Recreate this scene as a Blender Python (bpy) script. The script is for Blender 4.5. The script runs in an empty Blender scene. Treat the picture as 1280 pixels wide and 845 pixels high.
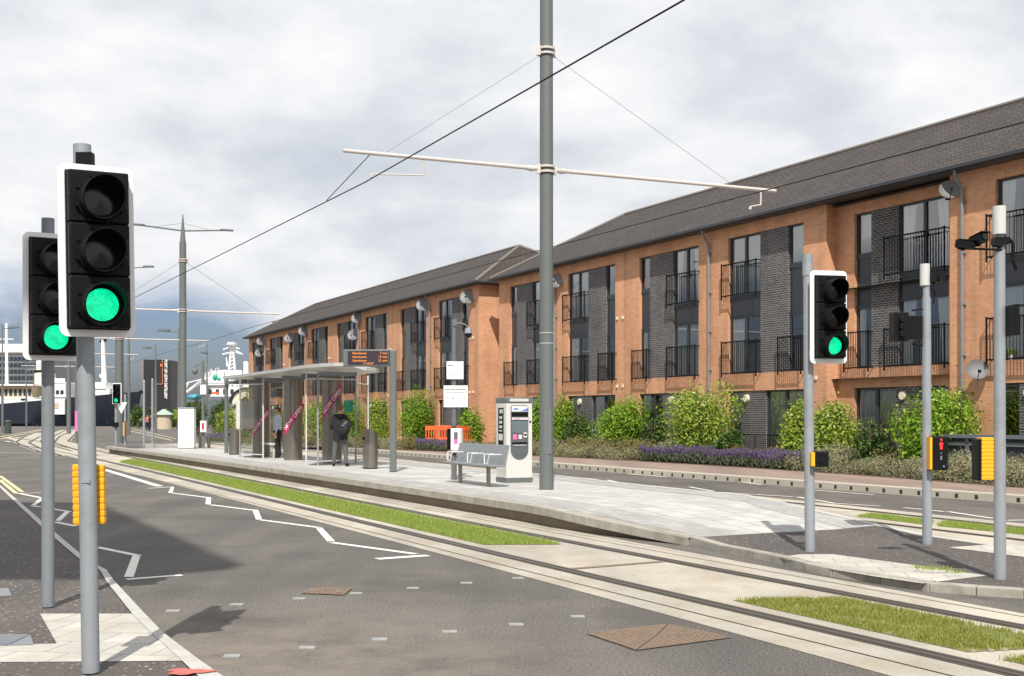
import bpy, math, random
import numpy as np
from mathutils import Vector, Matrix, noise
R=math.radians; PI=math.pi
sc=bpy.context.scene; col=sc.collection
rnd=random.Random(7)
F=1500.0; HZ=519.0; CH=1.75
# ------------------------------------------------------------------ helpers
def G(px,py,z=0.0):
    Y=(CH-z)*F/(py-HZ); return Vector(((px-640)/F*Y,Y,z))
def AT(px,Y,z=0.0): return Vector(((px-640)/F*Y,Y,z))
def ZAT(py,Y): return CH+(HZ-py)/F*Y
class MB:
    def __init__(s): s.v=[];s.f=[];s.m=[]
    def add(s,vs,fs,mi=0,M=None):
        b=len(s.v)
        s.v+= [tuple(M@Vector(p)) if M is not None else tuple(p) for p in vs]
        for f in fs: s.f.append(tuple(i+b for i in f)); s.m.append(mi)
        return s
    def quad(s,a,b,c,d,mi=0): return s.add([a,b,c,d],[(0,1,2,3)],mi)
    def box(s,x0,x1,y0,y1,z0,z1,mi=0,M=None):
        return s.add([(x0,y0,z0),(x1,y0,z0),(x1,y1,z0),(x0,y1,z0),(x0,y0,z1),(x1,y0,z1),(x1,y1,z1),(x0,y1,z1)],
          [(0,3,2,1),(4,5,6,7),(0,1,5,4),(1,2,6,5),(2,3,7,6),(3,0,4,7)],mi,M)
    def cyl(s,p0,p1,r0,r1=None,n=16,mi=0,caps=True,M=None):
        if r1 is None: r1=r0
        p0=Vector(p0);p1=Vector(p1);d=(p1-p0).normalized()
        a=Vector((0,0,1)) if abs(d.z)<.9 else Vector((1,0,0))
        u=d.cross(a).normalized();w=d.cross(u)
        vs=[];fs=[]
        for i in range(n):
            t=2*PI*i/n;o=u*math.cos(t)+w*math.sin(t)
            vs.append(p0+o*r0);vs.append(p1+o*r1)
        for i in range(n):
            j=(i+1)%n;fs.append((2*i,2*i+1,2*j+1,2*j))
        if caps: fs.append(tuple(2*i for i in range(n)));fs.append(tuple(2*i+1 for i in reversed(range(n))))
        return s.add(vs,fs,mi,M)
    def tube(s,pts,r,n=8,mi=0,M=None):
        for a,b in zip(pts[:-1],pts[1:]): s.cyl(a,b,r,r,n,mi,True,M)
        return s
    def ell(s,c,rx,ry,rz,n=14,k=9,mi=0,M=None):
        vs=[];fs=[]
        for j in range(k+1):
            ph=PI*j/k
            for i in range(n):
                t=2*PI*i/n; vs.append((c[0]+rx*math.sin(ph)*math.cos(t),c[1]+ry*math.sin(ph)*math.sin(t),c[2]+rz*math.cos(ph)))
        for j in range(k):
            for i in range(n):
                i2=(i+1)%n; fs.append((j*n+i,(j+1)*n+i,(j+1)*n+i2,j*n+i2))
        return s.add(vs,fs,mi,M)
    def lathe(s,prof,n=20,mi=0,M=None,caps=True):
        vs=[];fs=[]
        for r,z in prof:
            for i in range(n):
                t=2*PI*i/n; vs.append((r*math.cos(t),r*math.sin(t),z))
        for j in range(len(prof)-1):
            for i in range(n):
                i2=(i+1)%n; fs.append((j*n+i,j*n+i2,(j+1)*n+i2,(j+1)*n+i))
        if caps:
            fs.append(tuple(reversed(range(n)))); fs.append(tuple((len(prof)-1)*n+i for i in range(n)))
        return s.add(vs,fs,mi,M)
    def prism(s,poly,z0,z1,mi=0,M=None):
        n=len(poly);vs=[(p[0],p[1],z0) for p in poly]+[(p[0],p[1],z1) for p in poly]
        fs=[tuple(reversed(range(n))),tuple(range(n,2*n))]
        for i in range(n):
            j=(i+1)%n;fs.append((i,j,n+j,n+i))
        return s.add(vs,fs,mi,M)
    def ribbon(s,L,Rr,mi=0):
        b=len(L); return s.add(list(L)+list(Rr),[(i,i+1,b+i+1,b+i) for i in range(b-1)],mi)
    def build(s,name,mats,parent=None,smooth=False,bevel=0,**kw):
        me=bpy.data.meshes.new(name); me.from_pydata(s.v,[],s.f)
        if not isinstance(mats,(list,tuple)): mats=[mats]
        for m in mats: me.materials.append(m)
        me.polygons.foreach_set('material_index',s.m)
        me.update()
        if smooth:
            me.polygons.foreach_set('use_smooth',[True]*len(me.polygons))
            try: me.set_sharp_from_angle(angle=R(35))
            except Exception: pass
        o=bpy.data.objects.new(name,me); col.objects.link(o)
        if parent: o.parent=parent
        if bevel:
            b=o.modifiers.new('b','BEVEL');b.width=bevel;b.segments=2;b.limit_method='ANGLE';b.angle_limit=R(40)
        tag(o,**kw); return o
def tag(o,label=None,cat=None,group=None,kind=None):
    if label:o['label']=label
    if cat:o['category']=cat
    if group:o['group']=group
    if kind:o['kind']=kind
    return o
def empty(name,loc=(0,0,0),rz=0,**kw):
    o=bpy.data.objects.new(name,None);o.empty_display_size=.2;col.objects.link(o);o.location=loc;o.rotation_euler=(0,0,rz);tag(o,**kw);return o
def copy_tree(o,parent=None):
    c=o.copy();col.objects.link(c);c.parent=parent
    for ch in list(o.children): copy_tree(ch,c)
    return c
def S(o): tag(o,kind='structure'); return o
def rrect(w,h,r,n=6,cx=0,cy=0):
    p=[]
    for (sx,sy,a0) in ((1,1,0),(-1,1,90),(-1,-1,180),(1,-1,270)):
        for i in range(n+1):
            a=R(a0+90*i/n); p.append((cx+sx*(w/2-r)+r*math.cos(a),cy+sy*(h/2-r)+r*math.sin(a)))
    return p
XZ=Matrix(((1,0,0,0),(0,0,-1,0),(0,1,0,0),(0,0,0,1)))   # (x,y,z)->(x,-z,y): local plane faces -Y
def text(name,s,size,M,mat,parent,depth=.002,align='CENTER',warp=None,bold=0):
    cu=bpy.data.curves.new(name,'FONT');cu.body=s;cu.size=size;cu.align_x=align;cu.align_y='CENTER';cu.extrude=depth;cu.offset=bold
    o=bpy.data.objects.new(name,cu);col.objects.link(o)
    bpy.context.view_layer.update()
    me=bpy.data.meshes.new_from_object(o.evaluated_get(bpy.context.evaluated_depsgraph_get()))
    bpy.data.objects.remove(o)
    me.transform(M)
    if warp:
        for v in me.vertices: v.co=warp(v.co)
    me.materials.clear();me.materials.append(mat)
    for p in me.polygons: p.material_index=0
    o=bpy.data.objects.new(name,me);col.objects.link(o);o.parent=parent
    return o
# ------------------------------------------------------------------ materials
def newmat(n):
    m=bpy.data.materials.new(n);m.use_nodes=True;nt=m.node_tree;b=nt.nodes['Principled BSDF'];return m,nt,b
def N(nt,t,**kw):
    n=nt.nodes.new(t)
    for k,v in kw.items():
        if k in n.inputs: n.inputs[k].default_value=v
        else: setattr(n,k,v)
    return n
def mat(n,c,rough=.6,metal=0,var=.15,scale=8,bump=0,bscale=60,emit=None,es=1,spec=.5,coat=0):
    m,nt,b=newmat(n);L=nt.links
    b.inputs['Roughness'].default_value=rough;b.inputs['Metallic'].default_value=metal
    b.inputs['Specular IOR Level'].default_value=spec;b.inputs['Coat Weight'].default_value=coat
    tc=N(nt,'ShaderNodeTexCoord')
    ns=N(nt,'ShaderNodeTexNoise',Scale=scale,Detail=6.0,Roughness=.65);L.new(tc.outputs['Object'],ns.inputs['Vector'])
    mx=N(nt,'ShaderNodeMix',data_type='RGBA')
    mx.inputs[6].default_value=tuple(x*(1-var) for x in c)+(1,);mx.inputs[7].default_value=tuple(min(1,x*(1+var)) for x in c)+(1,)
    L.new(ns.outputs[0],mx.inputs[0]);L.new(mx.outputs[2],b.inputs['Base Color'])
    if bump:
        n2=N(nt,'ShaderNodeTexNoise',Scale=bscale,Detail=3.0);L.new(tc.outputs['Object'],n2.inputs['Vector'])
        bp=N(nt,'ShaderNodeBump',Strength=bump,Distance=.01);L.new(n2.outputs[0],bp.inputs['Height']);L.new(bp.outputs[0],b.inputs['Normal'])
    if emit:
        b.inputs['Emission Color'].default_value=tuple(emit)+(1,);b.inputs['Emission Strength'].default_value=es
    return m
def ramp(nt,pts):
    r=N(nt,'ShaderNodeValToRGB');e=r.color_ramp.elements
    while len(e)<len(pts): e.new(.5)
    for i,(p,c) in enumerate(pts): e[i].position=p;e[i].color=tuple(c)+(1,)
    return r
def asphalt(n,base,speck=.5,patch=.25,chip=0.0):
    m,nt,b=newmat(n);L=nt.links;tc=N(nt,'ShaderNodeTexCoord')
    a=N(nt,'ShaderNodeTexNoise',Scale=.35,Detail=6.0,Roughness=.6);c=N(nt,'ShaderNodeTexNoise',Scale=48.0,Detail=3.0,Roughness=.9);v=N(nt,'ShaderNodeTexVoronoi',Scale=42.0)
    st=N(nt,'ShaderNodeMapping');st.inputs['Rotation'].default_value=(0,0,R(26));st.inputs['Scale'].default_value=(1.1,.12,1)
    L.new(tc.outputs['Object'],st.inputs['Vector']);sn=N(nt,'ShaderNodeTexNoise',Scale=1.0,Detail=5.0);L.new(st.outputs[0],sn.inputs['Vector'])
    for x in (a,c,v): L.new(tc.outputs['Object'],x.inputs['Vector'])
    r1=ramp(nt,[(.3,[x*(1-patch) for x in base]),(.7,[x*(1+patch) for x in base])]);L.new(a.outputs[0],r1.inputs[0])
    r2=ramp(nt,[(.30,[1-speck]*3),(.5,[1]*3),(.72,[1+speck*1.8]*3)]);L.new(c.outputs[0],r2.inputs[0])
    r3=ramp(nt,[(.35,[.85]*3),(.62,[1.12,1.1,1.06])]);L.new(sn.outputs[0],r3.inputs[0])
    m1=N(nt,'ShaderNodeMix',data_type='RGBA',blend_type='MULTIPLY');m1.inputs[0].default_value=1;L.new(r1.outputs[0],m1.inputs[6]);L.new(r2.outputs[0],m1.inputs[7])
    m2=N(nt,'ShaderNodeMix',data_type='RGBA',blend_type='MULTIPLY');m2.inputs[0].default_value=1;L.new(m1.outputs[2],m2.inputs[6]);L.new(r3.outputs[0],m2.inputs[7])
    out=m2.outputs[2]
    if chip:
        v2=N(nt,'ShaderNodeTexVoronoi',Scale=55.0);L.new(tc.outputs['Object'],v2.inputs['Vector'])
        rr=ramp(nt,[(.86,[0]*3),(.93,[1]*3)]);L.new(v2.outputs['Color'],rr.inputs[0])
        m3=N(nt,'ShaderNodeMix',data_type='RGBA');L.new(rr.outputs[0],m3.inputs[0]);L.new(out,m3.inputs[6]);m3.inputs[7].default_value=(chip,chip*.96,chip*.9,1);out=m3.outputs[2]
    L.new(out,b.inputs['Base Color']);b.inputs['Roughness'].default_value=.9;b.inputs['Specular IOR Level'].default_value=.25
    bp=N(nt,'ShaderNodeBump',Strength=.5,Distance=.01);L.new(c.outputs[0],bp.inputs['Height']);L.new(bp.outputs[0],b.inputs['Normal'])
    return m
def overlay(m,center,rad,colr,fac,nscale=1.5,lo=.35,hi=.7):
    nt=m.node_tree;L=nt.links;b=nt.nodes['Principled BSDF'];src=b.inputs['Base Color'].links[0].from_socket
    tc=N(nt,'ShaderNodeTexCoord');n=N(nt,'ShaderNodeTexNoise',Scale=nscale,Detail=8.0,Roughness=.7);L.new(tc.outputs['Object'],n.inputs['Vector'])
    rr=ramp(nt,[(lo,[0]*3),(hi,[1]*3)]);L.new(n.outputs[0],rr.inputs[0]);f=rr.outputs[0]
    if center:
        d=N(nt,'ShaderNodeVectorMath',operation='DISTANCE');d.inputs[1].default_value=center;L.new(tc.outputs['Object'],d.inputs[0])
        q=N(nt,'ShaderNodeMapRange');q.inputs[1].default_value=rad*.3;q.inputs[2].default_value=rad;q.inputs[3].default_value=1;q.inputs[4].default_value=0;L.new(d.outputs['Value'],q.inputs[0])
        mm=N(nt,'ShaderNodeMath',operation='MULTIPLY');L.new(f,mm.inputs[0]);L.new(q.outputs[0],mm.inputs[1]);f=mm.outputs[0]
    ml=N(nt,'ShaderNodeMath',operation='MULTIPLY');ml.inputs[1].default_value=fac;L.new(f,ml.inputs[0])
    mx=N(nt,'ShaderNodeMix',data_type='RGBA');L.new(ml.outputs[0],mx.inputs[0]);L.new(src,mx.inputs[6]);mx.inputs[7].default_value=tuple(colr)+(1,);L.new(mx.outputs[2],b.inputs['Base Color'])
def brickmat(n,c1,c2,mortar,bw,bh,ms,rough=.85,offs=.5,mode='wall',rot=0,varscale=.6,bump=.4,bias=0):
    m,nt,b=newmat(n);L=nt.links;tc=N(nt,'ShaderNodeTexCoord')
    if mode=='wall':
        sp=N(nt,'ShaderNodeSeparateXYZ');L.new(tc.outputs['Object'],sp.inputs[0])
        ad=N(nt,'ShaderNodeMath',operation='ADD');L.new(sp.outputs[0],ad.inputs[0]);L.new(sp.outputs[1],ad.inputs[1])
        cb=N(nt,'ShaderNodeCombineXYZ');L.new(ad.outputs[0],cb.inputs[0]);L.new(sp.outputs[2],cb.inputs[1]);vec=cb.outputs[0]
    else:
        mp=N(nt,'ShaderNodeMapping');mp.inputs['Rotation'].default_value=(0,0,rot);L.new(tc.outputs['Object'],mp.inputs['Vector']);vec=mp.outputs[0]
    bt=N(nt,'ShaderNodeTexBrick',offset=offs,offset_frequency=2);bt.inputs['Scale'].default_value=1.0
    bt.inputs['Color1'].default_value=tuple(c1)+(1,);bt.inputs['Color2'].default_value=tuple(c2)+(1,);bt.inputs['Mortar'].default_value=tuple(mortar)+(1,)
    bt.inputs['Brick Width'].default_value=bw;bt.inputs['Row Height'].default_value=bh;bt.inputs['Mortar Size'].default_value=ms;bt.inputs['Mortar Smooth'].default_value=.1;bt.inputs['Bias'].default_value=bias
    L.new(vec,bt.inputs['Vector'])
    ns=N(nt,'ShaderNodeTexNoise',Scale=varscale,Detail=7.0,Roughness=.65);L.new(tc.outputs['Object'],ns.inputs['Vector'])
    rr=ramp(nt,[(.3,[.84]*3),(.7,[1.14]*3)]);L.new(ns.outputs[0],rr.inputs[0])
    mx=N(nt,'ShaderNodeMix',data_type='RGBA',blend_type='MULTIPLY');mx.inputs[0].default_value=1;L.new(bt.outputs[0],mx.inputs[6]);L.new(rr.outputs[0],mx.inputs[7])
    o_=mx.outputs[2]
    if mode=='wall':
        mp=N(nt,'ShaderNodeMapping');mp.inputs['Scale'].default_value=(1.6,1.6,.14);L.new(tc.outputs['Object'],mp.inputs['Vector'])
        n3=N(nt,'ShaderNodeTexNoise',Scale=1.0,Detail=6.0,Roughness=.7);L.new(mp.outputs[0],n3.inputs['Vector']);r3=ramp(nt,[(.32,[.80]*3),(.52,[1.0]*3),(.75,[1.10]*3)]);L.new(n3.outputs[0],r3.inputs[0])
        m3=N(nt,'ShaderNodeMix',data_type='RGBA',blend_type='MULTIPLY');m3.inputs[0].default_value=1;L.new(o_,m3.inputs[6]);L.new(r3.outputs[0],m3.inputs[7]);o_=m3.outputs[2]
    L.new(o_,b.inputs['Base Color']);b.inputs['Roughness'].default_value=rough;b.inputs['Specular IOR Level'].default_value=.3
    inv=N(nt,'ShaderNodeMath',operation='SUBTRACT');inv.inputs[0].default_value=1;L.new(bt.outputs['Fac'],inv.inputs[1])
    bp=N(nt,'ShaderNodeBump',Strength=bump,Distance=.01);L.new(inv.outputs[0],bp.inputs['Height']);L.new(bp.outputs[0],b.inputs['Normal'])
    return m
def leafmat(n,cols,trans=.25,rough=.5):
    m,nt,b=newmat(n);L=nt.links;g=N(nt,'ShaderNodeNewGeometry')
    k=len(cols);r=ramp(nt,[(i/(k-1),c) for i,c in enumerate(cols)]);L.new(g.outputs['Random Per Island'],r.inputs[0])
    L.new(r.outputs[0],b.inputs['Base Color']);b.inputs['Roughness'].default_value=rough;b.inputs['Specular IOR Level'].default_value=.35
    t=N(nt,'ShaderNodeBsdfTranslucent');L.new(r.outputs[0],t.inputs[0]);mx=N(nt,'ShaderNodeMixShader');mx.inputs[0].default_value=trans
    L.new(b.outputs[0],mx.inputs[1]);L.new(t.outputs[0],mx.inputs[2]);L.new(mx.outputs[0],nt.nodes['Material Output'].inputs[0]);return m
def glassmat(n,tint,base=.06,rough=.02,gl=1.0):
    m,nt,b=newmat(n);L=nt.links;nt.nodes.remove(b)
    t=N(nt,'ShaderNodeBsdfTransparent');t.inputs[0].default_value=tuple(tint)+(1,);g=N(nt,'ShaderNodeBsdfGlossy');g.inputs['Roughness'].default_value=rough
    g.inputs[0].default_value=(gl,gl,gl,1)
    fr=N(nt,'ShaderNodeFresnel');fr.inputs[0].default_value=1.5;ad=N(nt,'ShaderNodeMath',operation='ADD');ad.use_clamp=True;ad.inputs[1].default_value=base;L.new(fr.outputs[0],ad.inputs[0])
    mx=N(nt,'ShaderNodeMixShader');L.new(ad.outputs[0],mx.inputs[0]);L.new(t.outputs[0],mx.inputs[1]);L.new(g.outputs[0],mx.inputs[2]);L.new(mx.outputs[0],nt.nodes['Material Output'].inputs[0]);return m
M={}
M['road']=asphalt('asphalt',(.120,.112,.105),.8,.2)
M['pav']=asphalt('asphalt_chip',(.10,.09,.086),.45,.12,chip=.42)
M['foot']=asphalt('asphalt_red',(.27,.205,.175),.22,.1)
M['slab']=asphalt('track_concrete',(.42,.392,.34),.16,.16)
M['kerb']=mat('kerb_granite',(.36,.34,.295),.8,var=.2,scale=5,bump=.3)
M['kerbw']=mat('kerb_white',(.47,.46,.43),.8,var=.15,scale=4,bump=.2)
M['wallc']=mat('platform_concrete',(.27,.225,.165),.9,var=.35,scale=2.2,bump=.3)
overlay(M['road'],(-2.0,8.3,0),3.2,(.235,.20,.165),.7,2.5,.3,.6)
overlay(M['road'],None,0,(.09,.082,.078),.55,.55,.52,.62)
overlay(M['road'],None,0,(.055,.05,.048),.6,3.2,.66,.72)
overlay(M['slab'],None,0,(.30,.24,.17),.6,1.1,.45,.68)
overlay(M['slab'],None,0,(.22,.19,.16),.5,5.0,.6,.72)
ta=math.atan2(-.9,.435)
M['pave']=brickmat('platform_paving',(.50,.50,.485),(.42,.42,.405),(.24,.225,.205),.6,.4,.010,mode='floor',rot=-ta,varscale=1.3,bump=.15)
M['sett']=brickmat('border_setts',(.41,.40,.39),(.33,.325,.32),(.28,.27,.25),.2,.1,.006,mode='floor',rot=-ta,varscale=1.0,bump=.2)
M['tact']=brickmat('tactile_paving',(.52,.50,.45),(.45,.43,.39),(.30,.28,.25),.4,.4,.008,mode='floor',rot=.15,varscale=1.5,bump=.2)
M['paint']=mat('road_paint',(.72,.70,.65),.7,var=.18,scale=9)
M['ypaint']=mat('yellow_paint',(.62,.54,.30),.7,var=.18,scale=9)
overlay(M['kerb'],None,0,(.20,.17,.13),.6,3.0,.45,.65);overlay(M['kerbw'],None,0,(.30,.27,.23),.5,3.0,.5,.68)
M['stud']=mat('stud_paint',(.29,.30,.30),.7,var=.5,scale=30)
overlay(M['pave'],None,0,(.36,.33,.29),.55,.9,.48,.66);overlay(M['tact'],None,0,(.36,.32,.27),.6,1.6,.45,.66);overlay(M['paint'],None,0,(.30,.28,.26),.6,7.0,.55,.66)
M['rail']=mat('rail_steel',(.12,.10,.085),.45,metal=.5,var=.25,scale=4)
M['groove']=mat('rail_groove',(.035,.03,.026),.9)
M['rubber']=mat('rail_seal',(.065,.055,.047),.85,var=.2)
M['rust']=mat('rusted_iron',(.21,.15,.11),.8,var=.45,scale=14,bump=.5,bscale=90)
M['soil']=mat('soil',(.14,.095,.065),.95,var=.4,scale=6,bump=.6,bscale=20)
M['water']=mat('water',(.03,.045,.06),.12,var=.1)
M['grass']=leafmat('grass_blades',[(.20,.29,.045),(.33,.42,.08),(.25,.35,.055),(.45,.47,.17)],.35)
M['grass2']=leafmat('grass_blades_dry',[(.18,.21,.035),(.30,.32,.07),(.24,.28,.045),(.44,.40,.16)],.3)
M['turf']=mat('turf_soil',(.17,.19,.06),.95,var=.35,scale=12)
M['steel']=mat('brushed_steel',(.29,.26,.225),.34,metal=.85,var=.1,scale=3)
M['galv']=mat('galvanised',(.30,.325,.35),.5,metal=.15,var=.1,scale=4)
M['galvd']=mat('painted_grey',(.205,.225,.245),.45,var=.1,scale=4)
M['mast']=mat('mast_grey',(.125,.138,.135),.5,var=.08,scale=3)
M['dishg']=mat('dish_grey',(.16,.16,.165),.5)
M['alu']=mat('pale_aluminium',(.56,.56,.55),.5,var=.06)
M['white']=mat('white_paint',(.86,.86,.85),.45,var=.03)
M['offwhite']=mat('offwhite_paint',(.60,.60,.57),.5,var=.05)
M['arm']=mat('arm_pink_white',(.58,.52,.49),.5,var=.06)
M['blk']=mat('black_plastic',(.006,.006,.007),.5,var=.15,spec=.18)
M['blk2']=mat('black_matt',(.005,.005,.0055),.7,var=.15,spec=.2)
M['lens']=mat('dark_lens',(.006,.006,.007),.15,var=.1)
M['green']=mat('green_lamp',(0,.25,.12),.3,emit=(.0,.95,.42),es=1.25)
def leds():
    m=M['green'];nt=m.node_tree;L=nt.links;b=nt.nodes['Principled BSDF'];tc=N(nt,'ShaderNodeTexCoord')
    v=N(nt,'ShaderNodeTexVoronoi',Scale=95.0);L.new(tc.outputs['Object'],v.inputs['Vector']);n=N(nt,'ShaderNodeTexNoise',Scale=14.0,Detail=4.0);L.new(tc.outputs['Object'],n.inputs['Vector'])
    a=ramp(nt,[(.1,[1.25]*3),(.6,[.7]*3)]);L.new(v.outputs['Distance'],a.inputs[0]);c=ramp(nt,[(.35,[.8]*3),(.65,[1.25]*3)]);L.new(n.outputs[0],c.inputs[0])
    mm=N(nt,'ShaderNodeMath',operation='MULTIPLY');L.new(a.outputs[0],mm.inputs[0]);L.new(c.outputs[0],mm.inputs[1]);L.new(mm.outputs[0],b.inputs['Emission Strength'])
leds()
for q_ in ('galv','galvd'): overlay(M[q_],None,0,(.14,.135,.125),.5,2.2,.5,.7)
M['greeni']=mat('green_inner',(0,.12,.05),.35,emit=(0,.6,.25),es=.35)
M['yel']=mat('yellow_plastic',(.85,.42,.01),.45,var=.06)
M['orange']=mat('orange_plastic',(.80,.13,.035),.5,var=.1)
M['red']=mat('red_paint',(.50,.13,.11),.7,var=.25,scale=20)
M['redlamp']=mat('red_lamp',(.6,.02,.02),.4,emit=(1,.03,.03),es=.9)
M['pink']=mat('magenta_vinyl',(.50,.012,.13),.5,var=.05)
M['pinkl']=mat('pink_label',(.85,.16,.42),.5,var=.04)
M['blue']=mat('blue_label',(.12,.2,.62),.5,var=.04)
M['brick']=brickmat('orange_brick',(.67,.335,.185),(.56,.26,.135),(.55,.36,.24),.225,.075,.010,varscale=.5)
M['gbrick']=brickmat('grey_brick',(.05,.048,.054),(.10,.096,.10),(.25,.24,.23),.225,.075,.011,varscale=.8)
M['roof']=brickmat('roof_tiles',(.052,.042,.038),(.068,.055,.050),(.030,.025,.023),.33,.165,.016,rough=.75,varscale=.5,bump=1.0)
def roofcourses():
    m=M['roof'];nt=m.node_tree;L=nt.links;b=nt.nodes['Principled BSDF'];old=b.inputs['Normal'].links[0].from_node
    tc=N(nt,'ShaderNodeTexCoord');sp=N(nt,'ShaderNodeSeparateXYZ');L.new(tc.outputs['Object'],sp.inputs[0])
    d=N(nt,'ShaderNodeMath',operation='DIVIDE');d.inputs[1].default_value=.165;L.new(sp.outputs[2],d.inputs[0])
    f=N(nt,'ShaderNodeMath',operation='FRACT');L.new(d.outputs[0],f.inputs[0])
    inv=N(nt,'ShaderNodeMath',operation='SUBTRACT');inv.inputs[0].default_value=1;L.new(f.outputs[0],inv.inputs[1])
    bp=N(nt,'ShaderNodeBump',Strength=1.0,Distance=.09);L.new(inv.outputs[0],bp.inputs['Height']);L.new(bp.outputs[0],old.inputs['Normal'])
roofcourses()
M['ridge']=mat('ridge_tile',(.17,.145,.125),.8,var=.2)
M['frame']=mat('window_frame',(.035,.038,.045),.4,var=.1)
M['spand']=mat('spandrel_panel',(.028,.030,.034),.25,var=.1)
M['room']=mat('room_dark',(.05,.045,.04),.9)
M['curt']=mat('curtain_cloth',(.84,.83,.80),.9,var=.1)
M['curtg']=mat('net_curtain',(.50,.51,.49),.9,var=.2,scale=2)
M['glass']=glassmat('window_glass',(.80,.84,.85),.17,.015)
M['sglass']=glassmat('shelter_glass',(.93,.955,.945),.02,.01)
M['skin']=mat('skin',(.52,.28,.19),.55,var=.06)
M['hair']=mat('brown_hair',(.07,.035,.02),.7,var=.3,scale=60)
M['hairr']=mat('ginger_hair',(.20,.085,.035),.7,var=.3,scale=60)
M['shirt']=mat('lilac_shirt',(.52,.54,.68),.85,var=.08,scale=20)
M['black_cloth']=mat('black_cloth',(.014,.014,.017),.9,var=.3,scale=12)
M['grey_cloth']=mat('grey_cloth',(.10,.105,.115),.9,var=.35,scale=16)
M['leather']=mat('black_leather',(.012,.011,.011),.4)
M['ped']=mat('pale_pattern',(.25,.25,.28),.8,var=.4,scale=40)
M['laurel']=leafmat('laurel_leaves',[(.08,.17,.015),(.16,.30,.02),(.27,.42,.035),(.38,.50,.06)],.35,.4)
M['laurely']=leafmat('variegated_leaves',[(.09,.18,.015),(.22,.34,.03),(.42,.50,.09),(.28,.40,.04),(.55,.56,.18)],.35,.4)
M['laureld']=leafmat('dark_leaves',[(.03,.07,.015),(.06,.115,.02),(.10,.16,.03)],.25,.45)
M['silver']=leafmat('silver_leaves',[(.17,.17,.10),(.29,.28,.18),(.23,.24,.12),(.38,.35,.22)],.2,.8)
M['olive']=leafmat('olive_leaves',[(.11,.12,.045),(.20,.20,.08),(.29,.24,.09),(.22,.14,.06)],.2,.8)
M['lav']=leafmat('lavender_flowers',[(.08,.05,.13),(.14,.09,.22),(.21,.15,.30),(.11,.07,.17)],.15,.9)
M['lavg']=leafmat('lavender_stems',[(.07,.09,.05),(.12,.14,.08),(.15,.16,.10)],.15,.9)
M['yfl']=leafmat('yellow_petals',[(.75,.62,.03),(.85,.75,.08)],.2,.7)
M['rfol']=leafmat('russet_leaves',[(.13,.06,.03),(.20,.11,.05),(.16,.13,.05),(.26,.13,.07)],.2,.8)
M['bark']=mat('bark',(.10,.075,.05),.9,var=.3,scale=30)
M['navy']=mat('navy_hull',(.012,.016,.028),.35,var=.2,scale=.8)
M['cream']=mat('cream_paint',(.72,.66,.5),.5)
M['shipw']=mat('ship_white',(.80,.80,.78),.45,var=.04,scale=1)
M['dglass']=mat('dark_glazing',(.03,.04,.055),.12,var=.3,scale=.4)
M['offc']=mat('office_panel',(.14,.16,.18),.4,var=.15,scale=.3)
M['tower']=mat('black_cladding',(.018,.018,.022),.5,var=.15)
M['oran']=mat('orange_edge',(.75,.22,.04),.6)
M['tan']=mat('tan_render',(.50,.42,.30),.8)
M['pgreen']=mat('pale_green_roof',(.33,.40,.36),.6)
M['teal']=mat('teal_paint',(.02,.36,.25),.4)
M['led']=mat('amber_led',(.5,.15,.02),.5,emit=(1,.36,.05),es=.8)
M['screen']=mat('display_screen',(.045,.035,.045),.3)
M['ink']=mat('grey_ink',(.25,.25,.26),.8)
# ------------------------------------------------------------------ ground
def fit(pts,deg=3,z=0.0,pre=None):
    P=[G(a,b,z) for a,b in pts]
    y=np.array([p.y for p in P]);x=np.array([p.x for p in P])
    w=1.0/(y/10.0)
    c=np.polyfit(y,x,deg,w=w);d=np.polyder(c);y0,y1=y.min(),y.max()
    def f(Y):
        if Y<y0: return float(np.polyval(c,y0)+np.polyval(d,y0)*(Y-y0))
        if Y>y1: return float(np.polyval(c,y1)+np.polyval(d,y1)*(Y-y1))
        return float(np.polyval(c,Y))
    return f
def off(f,Y,o):
    d=(f(Y+.05)-f(Y-.05))/.1; t=Vector((d,1)).normalized(); n=Vector((t.y,-t.x))  # n points to +x side
    return Vector((f(Y)+n.x*o,Y+n.y*o))
def line(f,Ys,o,z): return [Vector((p.x,p.y,z)) for p in (off(f,Y,o) for Y in Ys)]
def yr(a,b,step=None):
    out=[];y=a
    while y<b: out.append(y); y+= (step or max(.4,y*.04))
    out.append(b);return out
land=MB()
def flat(mb,poly,z,mi=0): mb.add([(p[0],p[1],z) for p in poly],[tuple(range(len(poly)))],mi)
land.prism([(-500,-80),(300,-80),(300,700),(-15,700),(-15,260),(-52,187),(-500,187)],-3,-.012)
S(land.build('ground',M['foot']))
o=MB();o.prism([(-160,208),(-30,208),(-15.5,262),(-15.5,700),(-400,700),(-400,208)],-3,-.012);S(o.build('ground',M['foot']))
o=MB();flat(o,[(-3000,-500),(3000,-500),(3000,6000),(-3000,6000)],-2.4);S(o.build('water',M['water']))
nearR=fit([(1280,844),(1137,813.5),(1040,790.5),(994,780.7),(897,757.7),(800,734.6),(749.3,723.2),(654.6,699.5),(560,678.7),(529.3,671.8),(434.6,646.2),(340,625.4),(309.3,618.6),(214.6,596.8),(120,574.5),(98.5,569.2),(69,564)],3)
rightR=fit([(1280,785.6),(1161,761.3),(1040,739.5),(921,717.7),(800,695.3),(749.3,685.3),(654.6,665.4),(560,649.3),(529.3,642.5),(434.6,623.9),(340,606.5),(309.3,599),(214.6,581.6),(120,563.7),(98.5,560)],3)
slabN=fit([(1088,845),(1040,820.8),(921,788),(800,758.9),(654.6,721.5),(560,697.6),(529.3,687.9),(434.6,662.3),(360,643),(262,617.3),(214.6,603.4),(120,580.7)],3)
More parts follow.
